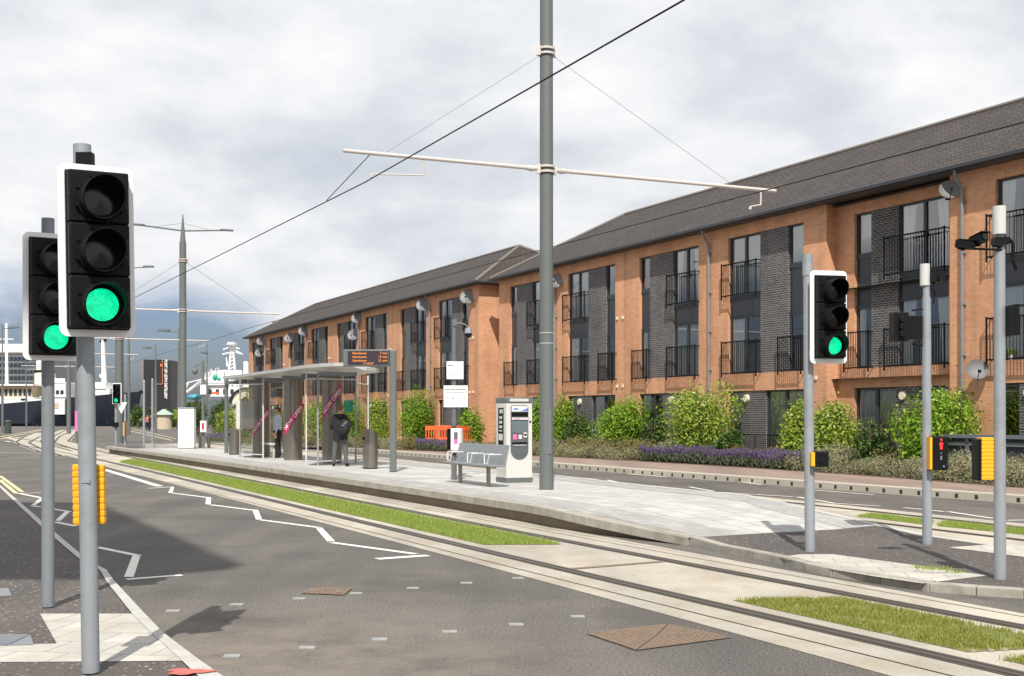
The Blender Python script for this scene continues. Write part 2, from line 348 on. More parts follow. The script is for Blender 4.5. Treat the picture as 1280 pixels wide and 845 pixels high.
jointN=fit([(1180.7,843.8),(1040,809),(800,750),(560,689.7),(340,634.9)],3)
slabF=fit([(1280,767.4),(1161,746.8),(1040,727),(921,705.5),(831,684.9),(700,660),(580,639),(472,619),(360,600),(148,563.5)],3)
platF=fit([(148.4,559.9),(214.6,567.4),(309.3,580.7),(360,589.6),(434.6,598),(529.3,611.2),(600,621.6),(654.6,629.8),(684.4,635)],3,.3)
roadpoly=MB()
flat(roadpoly,[(-160,-40),(120,-40),(120,20),(30,30),(-15,100),(-45,180),(-140,180),(-160,60)],0)
S(roadpoly.build('road',M['road']))
Ys=yr(2.5,95)
o=MB();o.ribbon(line(slabN,Ys,0,.004),line(slabF,Ys,.05,.004));S(o.build('tram_track_slab',M['slab']))
o=MB()
for f in (nearR,rightR):
    o.ribbon(line(f,Ys,-.105,.008),line(f,Ys,.105,.008),0)
    o.ribbon(line(f,Ys,-.055,.012),line(f,Ys,.015,.012),1)
    o.ribbon(line(f,Ys,.015,.012),line(f,Ys,.055,.012),2)
    o.ribbon(line(f,Ys,.055,.012),line(f,Ys,.078,.012),1)
o.ribbon(line(jointN,yr(2.5,40),-.009,.008),line(jointN,yr(2.5,40),.009,.008),2)
o.ribbon(line(rightR,Ys,.42,.008),line(rightR,Ys,.435,.008),2)
o.ribbon(line(rightR,yr(14.5,60),.62,.008),line(rightR,yr(14.5,60),.63,.008),2)
S(o.build('tram_rail',[M['rubber'],M['rail'],M['groove']]))
# rusty drain strip + cross joints
o=MB()
def strip(mb,a,b,w,z,mi=0,z0=0):
    a=G(*a,z0);b=G(*b,z0);d=(b-a).normalized();n=Vector((-d.y,d.x,0))*w/2
    mb.add([(a+n)[:2]+(z,),(a-n)[:2]+(z,),(b-n)[:2]+(z,),(b+n)[:2]+(z,)],[(0,1,2,3)],mi)
strip(o,(712,712),(830,702.5),.11,.010);o.build('drain_channel',M['rust'],label='rusty narrow drain channel crossing the pale concrete track slab',cat='drain')
# far track, beyond the island
farA=fit([(1280,659.4),(1171,648.5),(1088.5,640),(1006,631.6),(965,625)],1)
farB=fit([(1280,671.5),(1176,660.6),(1113,654.6)],1)
farC=lambda Y: farA(Y)-1.55
Yf=yr(9,75)
def parf(o): return lambda Y: off(farA,Y,o).x
o=MB();o.ribbon(line(farA,Yf,-4.3,.004),line(farA,Yf,.55,.004));S(o.build('tram_track_slab',M['slab']))
o=MB()
for oo in (0,-1.5):
    for (a,b,z,mi) in ((-.1,.1,.008,0),(-.05,.02,.012,1),(.02,.05,.012,2)): o.ribbon(line(farA,Yf,oo+a,z),line(farA,Yf,oo+b,z),mi)
S(o.build('tram_rail',[M['rubber'],M['rail'],M['groove']]))
# road markings
def poly(mb,pts,z=.0055,mi=0): mb.add([tuple(G(*p).xy)+(z,) for p in pts],[tuple(range(len(pts)))],mi)
o=MB()
for q in ([(210,616.3),(214,608.7),(217.5,608.7),(216,616.3)],[(256.7,630.5),(258,621.8),(263.9,621.8),(263.5,631)],[(315.3,637.5),(322.5,637.5),(327.6,649.4),(320,649.8)],[(394.9,661),(402.5,660),(419,677),(409,677.3)]): poly(o,q)
for a,b,w in (((184.4,610.6),(216,608.8),.12),((216,616.5),(259,622),.11),((263.5,631.2),(317,638),.11),((325.4,650),(398.7,659.7),.11),((414.8,678.4),(519.8,692.8),.11)): strip(o,a,b,w,.0045)
strip(o,(471,699),(535,694.6),.17,.0045)
strip(o,(129.5,586.8),(199.5,608),.2,.0045)
S(o.build('road_marking',M['paint']))
o=MB()
for a,b,w in (((19,617),(52,616),.1),((24.6,617),(52,622.6),.1),((39,632.4),(52,634),.1),((60,635.5),(88,640),.1),((69,652.7),(95,658),.1),((121.7,684.3),(174,695),.1),((158,724.5),(227.5,719.2),.11)): strip(o,a,b,w,.0045)
poly(o,[(165.5,695.2),(175.4,695.8),(167,721.7),(155,721.7)]);poly(o,[(50,623.3),(55,623.8),(44,632.2),(39,631.6)]);poly(o,[(82,639),(88,639.6),(75.5,651.5),(69,651)])
S(o.build('road_marking',M['paint']))
o=MB()
for a,b,w in (((0,595),(27.5,615),.1),((0,600),(20,616.7),.1),((0,549),(53,537.5),.16),((0,546.2),(53,536.4),.16),((165,536),(220,548.5),.14),((160,538),(215,550.5),.16)): strip(o,a,b,w,.0045)
S(o.build('road_marking',M['ypaint']))
o=MB()
for a,b,w in (((0,566),(66,566.5),.2),((862,609),(892,614.5),.1),((897.5,615.6),(991,621.3),.1),((997,621.6),(1043.8,629.7),.1),((1044.7,629.7),(1100,633),.1),((759.4,600.3),(778,604.5),.1),((694,595.3),(748,599.5),.1),((1185,640),(1241,648.5),.1),((1258,651),(1310,650),.1),((898,599.6),(952,606.2),.1),((1006,612),(1092,618.8),.1),((785,592.6),(833,596.6),.1),((1130,635),(1180,640),.1),((6,551.5),(14,552.6),.2)): strip(o,a,b,w,.0085)
S(o.build('road_marking',M['paint']))
# far junction tracks
o=MB();zj=[.006]
for pts in ([(69,564),(50,558.5),(35.5,553),(41,547.5),(53,541)],[(98.5,569.5),(69,560.5),(52,553.5),(62,546),(84,537.5)],[(120,563),(86,556),(70,552),(80,545),(92,537)],):
    W=[G(*p) for p in pts]
    for a,b in zip(W[:-1],W[1:]):
        d=(b-a).normalized();n=Vector((-d.y,d.x,0))*.9
        zj[0]+=.0004;z_=zj[0];o.add([(a+n)[:2]+(z_,),(a-n)[:2]+(z_,),(b-n)[:2]+(z_,),(b+n)[:2]+(z_,)],[(0,1,2,3)],0)
    for sgn in (-.75,.75):
        for a,b in zip(W[:-1],W[1:]):
            d=(b-a).normalized();n=Vector((-d.y,d.x,0));c=n*sgn;h=n*.07;zj[0]+=.0004;z_=zj[0]+.01
            o.add([(a+c+h)[:2]+(z_,),(a+c-h)[:2]+(z_,),(b+c-h)[:2]+(z_,),(b+c+h)[:2]+(z_,)],[(0,1,2,3)],1)
S(o.build('tram_track_slab',[M['slab'],M['rubber']]))
# studs
st0=None
for (px,py) in ((296,756),(374,748.5),(445,742),(516,735.5),(583,729),(647.5,723),(290,820.5),(384,810),(474.5,799.6),(562,790),(645,781),(722,771),(216.5,764)):
    if st0 is None:
        st0=MB().box(-.06,.06,-.045,.045,.0005,.008).build('road_stud',M['stud'],label='small pale square crossing stud set in the asphalt carriageway',cat='road stud',group='crossing studs in the near carriageway')
        c=st0
    else: c=copy_tree(st0)
    p=G(px,py);c.location=(p.x,p.y,0);c.rotation_euler=(0,0,.05)
# manholes
def cover(pts,n,label):
    W=[G(*p) for p in pts];o=MB()
    c=sum(W,Vector())/4
    o.add([tuple(p.xy)+(.004,) for p in W],[(0,1,2,3)],1)
    # four triangular lids with raised lugs
    for i in range(4):
        a=W[i];b=W[(i+1)%4];t=[a.lerp(b,.012).lerp(c,.015),b.lerp(a,.012).lerp(c,.015),c.lerp((a+b)/2,.02)]
        o.add([(q.x,q.y,.008) for q in t],[(0,1,2)],0)
    for i in range(n):
        for j in range(n):
            u=(i+.5)/n;v=(j+.5)/n
            if min(abs(u-v),abs(u+v-1))<.012: continue
            p=W[0].lerp(W[1],u).lerp(W[3].lerp(W[2],u),v);s=.018
            o.box(p.x-s,p.x+s,p.y-s,p.y+s,.008,.016,0)
    return o.build('manhole_cover',[M['rust'],M['rubber']],label=label,cat='manhole cover')
cover([(732.5,793),(835,781.5),(915,798),(795,814)],16,'large rusty square manhole cover in the near asphalt beside the track')
cover([(376,742.5),(392,735.8),(440,736.5),(430,744.8)],10,'small rusty manhole cover among the crossing studs in the carriageway')
# left pavement
kin=[(-250,545),(0,610),(51,658.4),(101,701),(124.6,713),(133,727.5),(165,768),(192,795),(214,814.5),(262,860),(330,930)]
kout=[(-250,542),(0,606.5),(56,655),(110,701),(133,713),(142,726),(179.7,766.7),(203,791),(249,826),(298,860),(370,930)]
zp=.05
I=[G(a,b,zp) for a,b in kin];O=[G(a,b,zp) for a,b in kout]
o=MB();n=len(I);vs=[tuple(p) for p in I]+[(-60,p.y,zp) for p in I]
o.ribbon([tuple(p) for p in I],[(-70,p.y,zp) for p in I]);S(o.build('pavement',M['pav']))
o=MB();o.ribbon([(p.x,p.y,zp+.009) for p in I],[(p.x,p.y,zp+.009) for p in O]);o.ribbon([(p.x,p.y,zp+.009) for p in O],[(p.x,p.y,-.01) for p in O])
for a,b in ((.0,0),):
    pass
S(o.build('kerb',M['kerbw']))
def zpoly(pts,z,mt,name='paving',zz=None):
    o=MB();o.add([tuple(G(a,b,z).xy)+((zz or z),) for a,b in pts],[tuple(range(len(pts)))]);return S(o.build(name,mt))
zpoly([(50,767.5),(168,767.5),(205,796),(242,826.5),(-40,828.5),(-60,808),(71,805)],zp,M['tact'],'tactile_paving',zp+.004)
o=MB();W=[G(a,b,zp) for a,b in ((-8,795),(38,795),(42,807),(-6,808))]
o.add([tuple(p.xy)+(zp+.008,) for p in W],[(0,1,2,3)],1)
for i in range(14):
    t=(i+.5)/14;a=W[0].lerp(W[1],t);b=W[3].lerp(W[2],t);o.box(a.x-.006,a.x+.006,b.y+.01,a.y-.01,zp+.009,zp+.016,0)
o.build('drain_grate',[M['galv'],M['galvd']],label='ribbed grey steel access cover beside the pale tactile paving',cat='access cover')
o=MB();W=[G(a,b,zp) for a,b in ((-8,735.6),(10,735.6),(14.5,745),(-6,746))];o.add([tuple(p.xy)+(zp+.004,) for p in W],[(0,1,2,3)]);o.add([tuple((p+Vector((.0,.0,0))).xy)+(zp+.0045,) for p in W],[])
o.build('access_cover',M['galvd'],label='small plain grey access cover at the left edge of the dark pavement',cat='access cover')
zc=G(236,842,zp);o=MB()
pts=[]
for i in range(26):
    t=2*PI*i/26;rr=1+.25*math.sin(3*t+1)+.12*math.sin(7*t);pts.append((zc.x+.15*rr*math.cos(t),zc.y+.09*rr*math.sin(t)))
o.add([(a,b,zp+.016) for a,b in pts],[tuple(range(26))]);S(o.build('paint_splash',M['red']))
# platform island
def aof(p): return p.x*.435-p.y*.9
def zI(p):
    a=aof(p)
    if a<-16.3: return .3
    if a<-12.9: return .3+(a+16.3)/3.4*(-.23)
    return .07
def Gi(px,py):
    z=.2
    for _ in range(25):
        p=G(px,py,z);z=zI(p)
    return Vector((p.x,p.y,z))
front=[Vector((platF(Y),Y,.3)) for Y in reversed(yr(19.3,56,1.2))]
front+=[Gi(a,b) for a,b in ((700,638.6),(724.7,644),(766.4,652.6),(800,659.4),(830,665.4),(861.3,671.8))]
nplat=len(front)-1
tail=[Gi(a,b) for a,b in ((900,683),(940,690.5),(979.6,698.2),(1010,706.5),(1040,712.8),(1100,722),(1161,731),(1220,735.5),(1280,739.5),(1400,747))]
back=[Gi(a,b) for a,b in ((185,555),(290,561),(400,570),(498,576.3),(600,587),(700.8,595),(780.5,604.5),(860,612.8),(935,619.4),(1006,635.3),(1040,642.4),(1100,656.5),(1156,669),(1239,681),(1290,685.5),(1400,694))]
allf=front+tail
def resamp(L,n):
    ds=[0]
    for a,b in zip(L[:-1],L[1:]): ds.append(ds[-1]+(b-a).length)
    out=[]
    for i in range(n):
        d=ds[-1]*i/(n-1);k=max(j for j in range(len(ds)) if ds[j]<=d+1e-9);k=min(k,len(L)-2)
        t=(d-ds[k])/max(1e-9,ds[k+1]-ds[k]);out.append(L[k].lerp(L[k+1],t))
    return out
def at_a(L,a):
    for p,q in zip(L[:-1],L[1:]):
        x,y=aof(p),aof(q)
        if (x-a)*(y-a)<=0 and x!=y: 
            r=p.lerp(q,(a-x)/(y-x)); return r
    return L[0] if abs(aof(L[0])-a)<abs(aof(L[-1])-a) else L[-1]
As=list(np.arange(-54,-16.3,1.5))+[-16.3]+list(np.arange(-15.8,-9,.4))
Lf=[at_a(allf,a) for a in As];Lb=[at_a(back,a) for a in As]
for L in (Lf,Lb):
    for p in L: p.z=zI(p)
bdir=Vector((.9,.435,0))
def shift(L,o,dz): 
    out=[]
    for p in L: out.append(Vector((p.x+bdir.x*o,p.y+bdir.y*o,p.z+dz)))
    return out
o=MB();o.ribbon(Lf,Lb,0);S(o.build('platform_surface',M['pave']))
def lay(mb,L,o0,o1,dz,mi=0): mb.ribbon(shift(L,o0,dz),shift(L,o1,dz),mi)
o=MB();kk=[i for i,a in enumerate(As) if a<=-12.9];Lk=[Lf[i] for i in kk];lay(o,Lk,.22,1.0,.004);lay(o,[Lb[i] for i in kk],-.75,-.12,.004);S(o.build('platform_border',M['sett']))
# asphalt island end + tactile
isl=[Gi(*p) for p in ((876,671.8),(960,667),(1040,662.8),(1098,657.3),(1156,669.6),(1239,681.5),(1290,686),(1400,694.5),(1400,746.5),(1280,738.8),(1220,735),(1161,730.4),(1100,721.4),(1040,712.2),(979.6,697.4),(940,690),(900,681.5))]
o=MB();o.add([(p.x,p.y,zI(p)+.009) for p in isl],[tuple(range(len(isl)))]);S(o.build('pavement',M['pav']))
for q in ([(975,697.3),(1000,694.3),(1040,694),(1130,706),(1234,721),(1198,725.5),(1154,731),(1090,721.5),(1040,713)],[(1185.6,685.5),(1239,681.8),(1290,686.5),(1360,692.5),(1360,705),(1280,697.5)]):
    o=MB();W=[Gi(*p) for p in q];o.add([(p.x,p.y,zI(p)+.014) for p in W],[tuple(range(len(W)))]);S(o.build('tactile_paving',M['tact']))
# coping kerb of the platform: separate stones
o=MB();fr=resamp(front,len(front)*2)
ds=0;stones=[];L=resamp(front,46)
o2=MB()
for i in range(len(L)-1):
    a,b=L[i],L[i+1];d=(b-a).normalized();a2=a+d*.006;b2=b-d*.006
    n=Vector((bdir.x,bdir.y,0))
    th=.13
    A=[a2-n*.06,b2-n*.06,b2+n*.2,a2+n*.2]
    za,zb=zI(a2),zI(b2)
    zz=[za,zb,zb,za]
    vs=[(p.x,p.y,z+.006) for p,z in zip(A,zz)]+[(p.x,p.y,max(z+.006-th,-.005)) for p,z in zip(A,zz)]
    o.add(vs,[(0,1,2,3),(7,6,5,4),(0,4,5,1),(1,5,6,2),(2,6,7,3),(3,7,4,0)],0)
S(o.build('platform_kerb',M['kerb'],bevel=.008))
o2.ribbon([(p.x+n.x*.08,p.y+n.y*.08,zI(p)-.1) for p in L],[(p.x+n.x*.08,p.y+n.y*.08,-.01) for p in L]);S(o2.build('platform_wall',M['wallc']))
o=MB();T=[front[-1]]+tail
inn=shift(T,.0,0)
for i in range(len(T)-1):
    a,b=T[i],T[i+1];d=(b-a).normalized();nn=Vector((-d.y,d.x,0))
    if nn.y<0: nn=-nn
    a=a+d*.004;b=b-d*.004
    A=[a,b,b+nn*.14,a+nn*.14];zz=[zI(a),zI(b),zI(b),zI(a)]
    vs=[(p.x,p.y,z+.020) for p,z in zip(A,zz)]+[(p.x,p.y,-.01) for p in A]
    o.add(vs,[(0,1,2,3),(0,4,5,1),(1,5,6,2),(2,6,7,3),(3,7,4,0)],0)
S(o.build('kerb',M['kerb'],bevel=.012))
o=MB()
for i in range(len(back)-1):
    a,b=back[i],back[i+1];nn=Vector((-bdir.x,-bdir.y,0))
    A=[a,b,b+nn*.14,a+nn*.14];zz=[zI(a),zI(b),zI(b),zI(a)]
    vs=[(p.x,p.y,z+.016) for p,z in zip(A,zz)]+[(p.x,p.y,-.01) for p in A]
    o.add(vs,[(0,3,2,1),(0,1,5,4),(2,3,7,6)],0)
S(o.build('kerb',M['kerbw']))
p0=Lf[0];p1=Lb[0];o=MB();o.quad((p0.x,p0.y,-.01),(p1.x,p1.y,-.01),(p1.x,p1.y,.305),(p0.x,p0.y,.305));S(o.build('platform_wall',M['kerb']))
# asphalt wedge between slab and island (right)
# far kerb + footway + bed
kf=fit([(420,563),(480,567.5),(556,573),(663,583.4),(794,592.5),(860,597.8),(900,601.5),(1006,610),(1100,616),(1280,630.3)],3)
kfL=fit([(420,563),(330,556),(265,552),(219.6,548.4)],1)
bf=fit([(473,562),(555,565),(663,568.5),(794.5,576.8),(860,580.5),(999,589.6),(1100,597.5),(1280,609.5)],2,.15)
Yk=yr(12,75,.9)
def P3(f,Y,o,z): q=off(f,Y,o);return (q.x,q.y,z)
o=MB()
KL=[P3(kf,Y,0,0) for Y in Yk]
# individual combined-drainage kerb blocks with a dark slot each
Yc=14.0
while Yc<62:
    d=(kf(Yc+.05)-kf(Yc-.05))/.1;t=Vector((d,1,0)).normalized();nrm=Vector((t.y,-t.x,0))
    base=Vector((kf(Yc),Yc,0));MM=Matrix.Translation(base)@Matrix(((t.x,nrm.x,0,0),(t.y,nrm.y,0,0),(0,0,1,0),(0,0,0,1)))
    o.box(.004,.496,0,.42,-.01,.155,0,MM)
    o.box(.19,.27,-.004,.02,.03,.115,1,MM)
    Yc+=.5*t.y
S(o.build('kerb',[mat('kerb_drain_block',(.44,.41,.34),.85,var=.18,scale=3),M['groove']]))
o=MB();Y2=yr(12,64,1.2);o.ribbon([P3(kf,Y,.42,.152) for Y in Y2],[P3(bf,Y,.35,.152) for Y in Y2])
S(o.build('footway',M['foot']))
o=MB();o.ribbon([P3(bf,Y,0,.16) for Y in Y2],[P3(bf,Y,14,.16) for Y in Y2]);S(o.build('planting_bed_soil',M['soil']))
# ------------------------------------------------------------------ grass strips
def blades(name,mt,spots,hmin,hmax,rng,**kw):
    vs=[];fs=[]
    for (x,y,z) in spots:
        a=rng.uniform(0,2*PI);h=rng.uniform(hmin,hmax);w=rng.uniform(.0025,.005);lx=rng.gauss(0,.3)*h;ly=rng.gauss(0,.3)*h
        dx,dy=math.cos(a)*w,math.sin(a)*w;b=len(vs)
        vs+=[(x-dx,y-dy,z),(x+dx,y+dy,z),(x+dx*.7+lx*.4,y+dy*.7+ly*.4,z+h*.6),(x-dx*.7+lx*.4,y-dy*.7+ly*.4,z+h*.6),(x+lx,y+ly,z+h)]
        fs+=[(b,b+1,b+2,b+3),(b+3,b+2,b+4)]
    me=bpy.data.meshes.new(name);me.from_pydata(vs,[],fs);me.materials.append(mt);ob=bpy.data.objects.new(name,me);col.objects.link(ob);tag(ob,**kw);return ob
def grass_strip(ptsN,ptsF,mt,dens,h,label,wide=1.0,patch=0):
    # ptsN/ptsF: matching polylines (near-rail side, far-rail side)
    o=MB();o.ribbon([(p.x,p.y,.009) for p in ptsN],[(p.x,p.y,.009) for p in ptsF]);S(o.build('turf_base',M['turf']))
    sp=[]
    for i in range(len(ptsN)-1):
        a,b,c,d=ptsN[i],ptsN[i+1],ptsF[i+1],ptsF[i];ar=((b-a).cross(c-a).length+(c-a).cross(d-a).length)/2
        dd=dens*min(1,(16/max(a.y,8))**1.3)
        for k in range(int(ar*dd)):
            u,v=rnd.random(),rnd.random();p=a.lerp(b,u).lerp(d.lerp(c,u),v)
            if patch and noise.noise(Vector((p.x*3,p.y*3,5)))>.15 and rnd.random()<.8: continue
            sp.append((p.x+rnd.gauss(0,.018),p.y+rnd.gauss(0,.018),.008))
    blades('grass',mt,sp,h*.5,h*1.2,rnd,label=label,cat='grass',kind='stuff')
def between(Y0N,Y1N,Y0F,Y1F,n):
    A=[];B=[]
    for i in range(n+1):
        t=i/n;Ya=Y0N+(Y1N-Y0N)*t;Yb=Y0F+(Y1F-Y0F)*t
        q=off(nearR,Ya,.3);A.append(Vector((q.x,q.y,0)));q=off(rightR,Yb,-.28);B.append(Vector((q.x,q.y,0)))
    return A,B
A,B=between(G(612,683).y,G(150,578).y,G(678,680).y,G(150,574).y,40)
grass_strip(A,B,M['grass'],4200,.06,'long strip of bright green grass between the rails beside the platform')
A,B=between(G(1227,821).y,G(925,754).y,8.6+1.9,G(967,748).y,14)
A,B=between(8.69,G(925,754).y,9.2,G(967,747).y,16)
grass_strip(A,B,M['grass2'],7500,.042,'yellowing grass strip between the rails at the lower right, with paving cells showing',patch=1)
# cell domes showing through the worn grass
o=MB()
for i in range(12):
    for j in range(3):
        t=(i+rnd.uniform(-.1,.1))/13;k=.06+.13*j
        p=A[0].lerp(A[-1],t);q=B[0].lerp(B[-1],t);r=p.lerp(q,k)
        if noise.noise(Vector((r.x*3,r.y*3,5)))>.12: o.ell((r.x,r.y,.004),.03,.042,.022,8,5)
o.build('grass_cell_dome',M['wallc'],smooth=True,kind='stuff',label='grey concrete paving cells showing through the worn grass strip',cat='paving')
A,B=between(6.0,8.42,6.6,8.9,4)
grass_strip(A,B,M['grass2'],7000,.042,'short end of a grass strip at the bottom right corner beyond the concrete joint')
for (n0,n1,lb) in (((1070,646,1090,643.4),(1163,657,1166,651.5),'green grass tip between the far rails left of the slim detector pole'),((1172,658,1180,652.5),(1400,681,1400,675),'green grass strip between the far rails right of the slim detector pole')):
    a=G(n0[0],n0[1]);b=G(n1[0],n1[1]);c=G(n1[2],n1[3]);d=G(n0[2],n0[3])
    grass_strip([a,b],[d,c],M['grass'],5500,.045,lb)
o=MB()
sp=[(Gi(px,py).x+rnd.gauss(0,.05),Gi(px,py).y+rnd.gauss(0,.04),.12) for px,py in ((1165,718),(1195,722),(1150,716),(1012,689),(1180,718)) for k in range(60)]
blades('weed',M['grass'],sp,.02,.05,rnd,kind='stuff',label='small green weeds growing in the joints of the island paving',cat='weeds')
# ------------------------------------------------------------------ apartment buildings
UA=math.atan2(-.899,.4376)
ZS1,ZS2,ZH,ZE=3.2,5.94,8.03,8.45
def wallseg(mb,x0,x1,y,z0,z1,holes,rev=.14,mi=0):
    hs=[h for h in holes if h[0]<x1 and h[1]>x0]
    xs=sorted(set([x0,x1]+[v for h in hs for v in h[:2]]));zs=sorted(set([z0,z1]+[v for h in hs for v in h[2:4]]))
    for a,b in zip(xs[:-1],xs[1:]):
        for c,d in zip(zs[:-1],zs[1:]):
            if any(h[0]<=a+1e-6 and h[1]>=b-1e-6 and h[2]<=c+1e-6 and h[3]>=d-1e-6 for h in hs): continue
            mb.quad((a,y,c),(b,y,c),(b,y,d),(a,y,d),mi)
    for (a,b,c,d) in hs:
        mb.quad((a,y,c),(a,y,d),(a,y+rev,d),(a,y+rev,c),mi);mb.quad((b,y,d),(b,y,c),(b,y+rev,c),(b,y+rev,d),mi)
        mb.quad((a,y,c),(a,y+rev,c),(b,y+rev,c),(b,y,c),mi);mb.quad((a,y,d),(b,y,d),(b,y+rev,d),(a,y+rev,d),mi)
def curtain_mb(x0,x1,y,z0,z1,amp=.03,taper=0):
    mb=MB();n=max(6,int((x1-x0)/.035));T=[];Bm=[]
    for i in range(n+1):
        t=i/n;x=x0+(x1-x0)*t;yy=y+amp*math.sin(i*1.9)
        T.append((x,yy,z1));Bm.append((x0+(x1-x0)*t*(1-taper) if taper>0 else x1-(x1-x0)*(1-t)*(1+taper),yy,z0))
    mb.ribbon(Bm,T);return mb
def window(par,x0,x1,z0,z1,y,mull=1,trans=None,cur=0,rr=rnd):
    """frame with mullions (pane, curtain as sub-parts)"""
    f=MB();w=.06;d0,d1=y,y+.07
    f.box(x0,x0+w,d0,d1,z0,z1);f.box(x1-w,x1,d0,d1,z0,z1);f.box(x0+w,x1-w,d0,d1,z0,z0+w+.02);f.box(x0+w,x1-w,d0,d1,z1-w,z1)
    if mull==1: xm=(x0+x1)/2;f.box(xm-.055,xm+.055,d0-.005,d1,z0+w,z1-w);f.cyl((xm-.03,d0-.03,z0+1.0),(xm-.03,d0-.03,z0+1.2),.012,n=6);f.cyl((xm+.03,d0-.03,z0+1.0),(xm+.03,d0-.03,z0+1.2),.012,n=6)
    if trans: f.box(x0+w,x1-w,d0-.004,d1,trans-.04,trans+.04)
    wo=f.build('window',M['frame'],par)
    p=MB();p.quad((x0+w,y+.04,z0+w),(x1-w,y+.04,z0+w),(x1-w,y+.04,z1-w),(x0+w,y+.04,z1-w));p.build('pane',M['glass'],wo)
    W=x1-x0
    if cur==1:
        curtain_mb(x0+.05,x0+W*.3,y+.085,z0+.05,z1-.05,taper=.35).build('curtain',M['curt'],wo);curtain_mb(x1-W*.3,x1-.05,y+.085,z0+.05,z1-.05,taper=-.35).build('curtain',M['curt'],wo)
    elif cur==2: curtain_mb(x0+.05,x1-.05,y+.085,z0+.03,z1-.05,.015).build('curtain',M['curtg'],wo)
    elif cur==3: curtain_mb(x0+.05,x0+W*.45,y+.085,z0+.03,z1-.05,.02).build('curtain',M['curt'],wo)
    elif cur==4:
        c=MB()
        zz=z1-.08
        while zz>z0+ (z1-z0)*.45: c.box(x0+.07,x1-.07,y+.15,y+.17,zz-.035,zz);zz-=.05
        c.build('blind',M['curt'],wo)
    return wo
def railing(par,x0,x1,z,y,h=1.12):
    r=MB();o_=.2
    for zz in (z+.02,z+h): r.box(x0,x1,y-o_-.02,y-o_+.02,zz-.02,zz+.02)
    for xx in (x0,x1):
        r.box(xx-.018,xx+.018,y-o_-.02,y-o_+.02,z-.12,z+h+.05)
        for zz in (z+.02,z+h): r.box(xx-.015,xx+.015,y-o_+.02,y+.01,zz-.015,zz+.015)
    n=int((x1-x0)/.105)
    for i in range(1,n): xx=x0+(x1-x0)*i/n;r.box(xx-.007,xx+.007,y-o_-.007,y-o_+.007,z+.02,z+h)
    return r.build('balcony_railing',M['blk'],par)
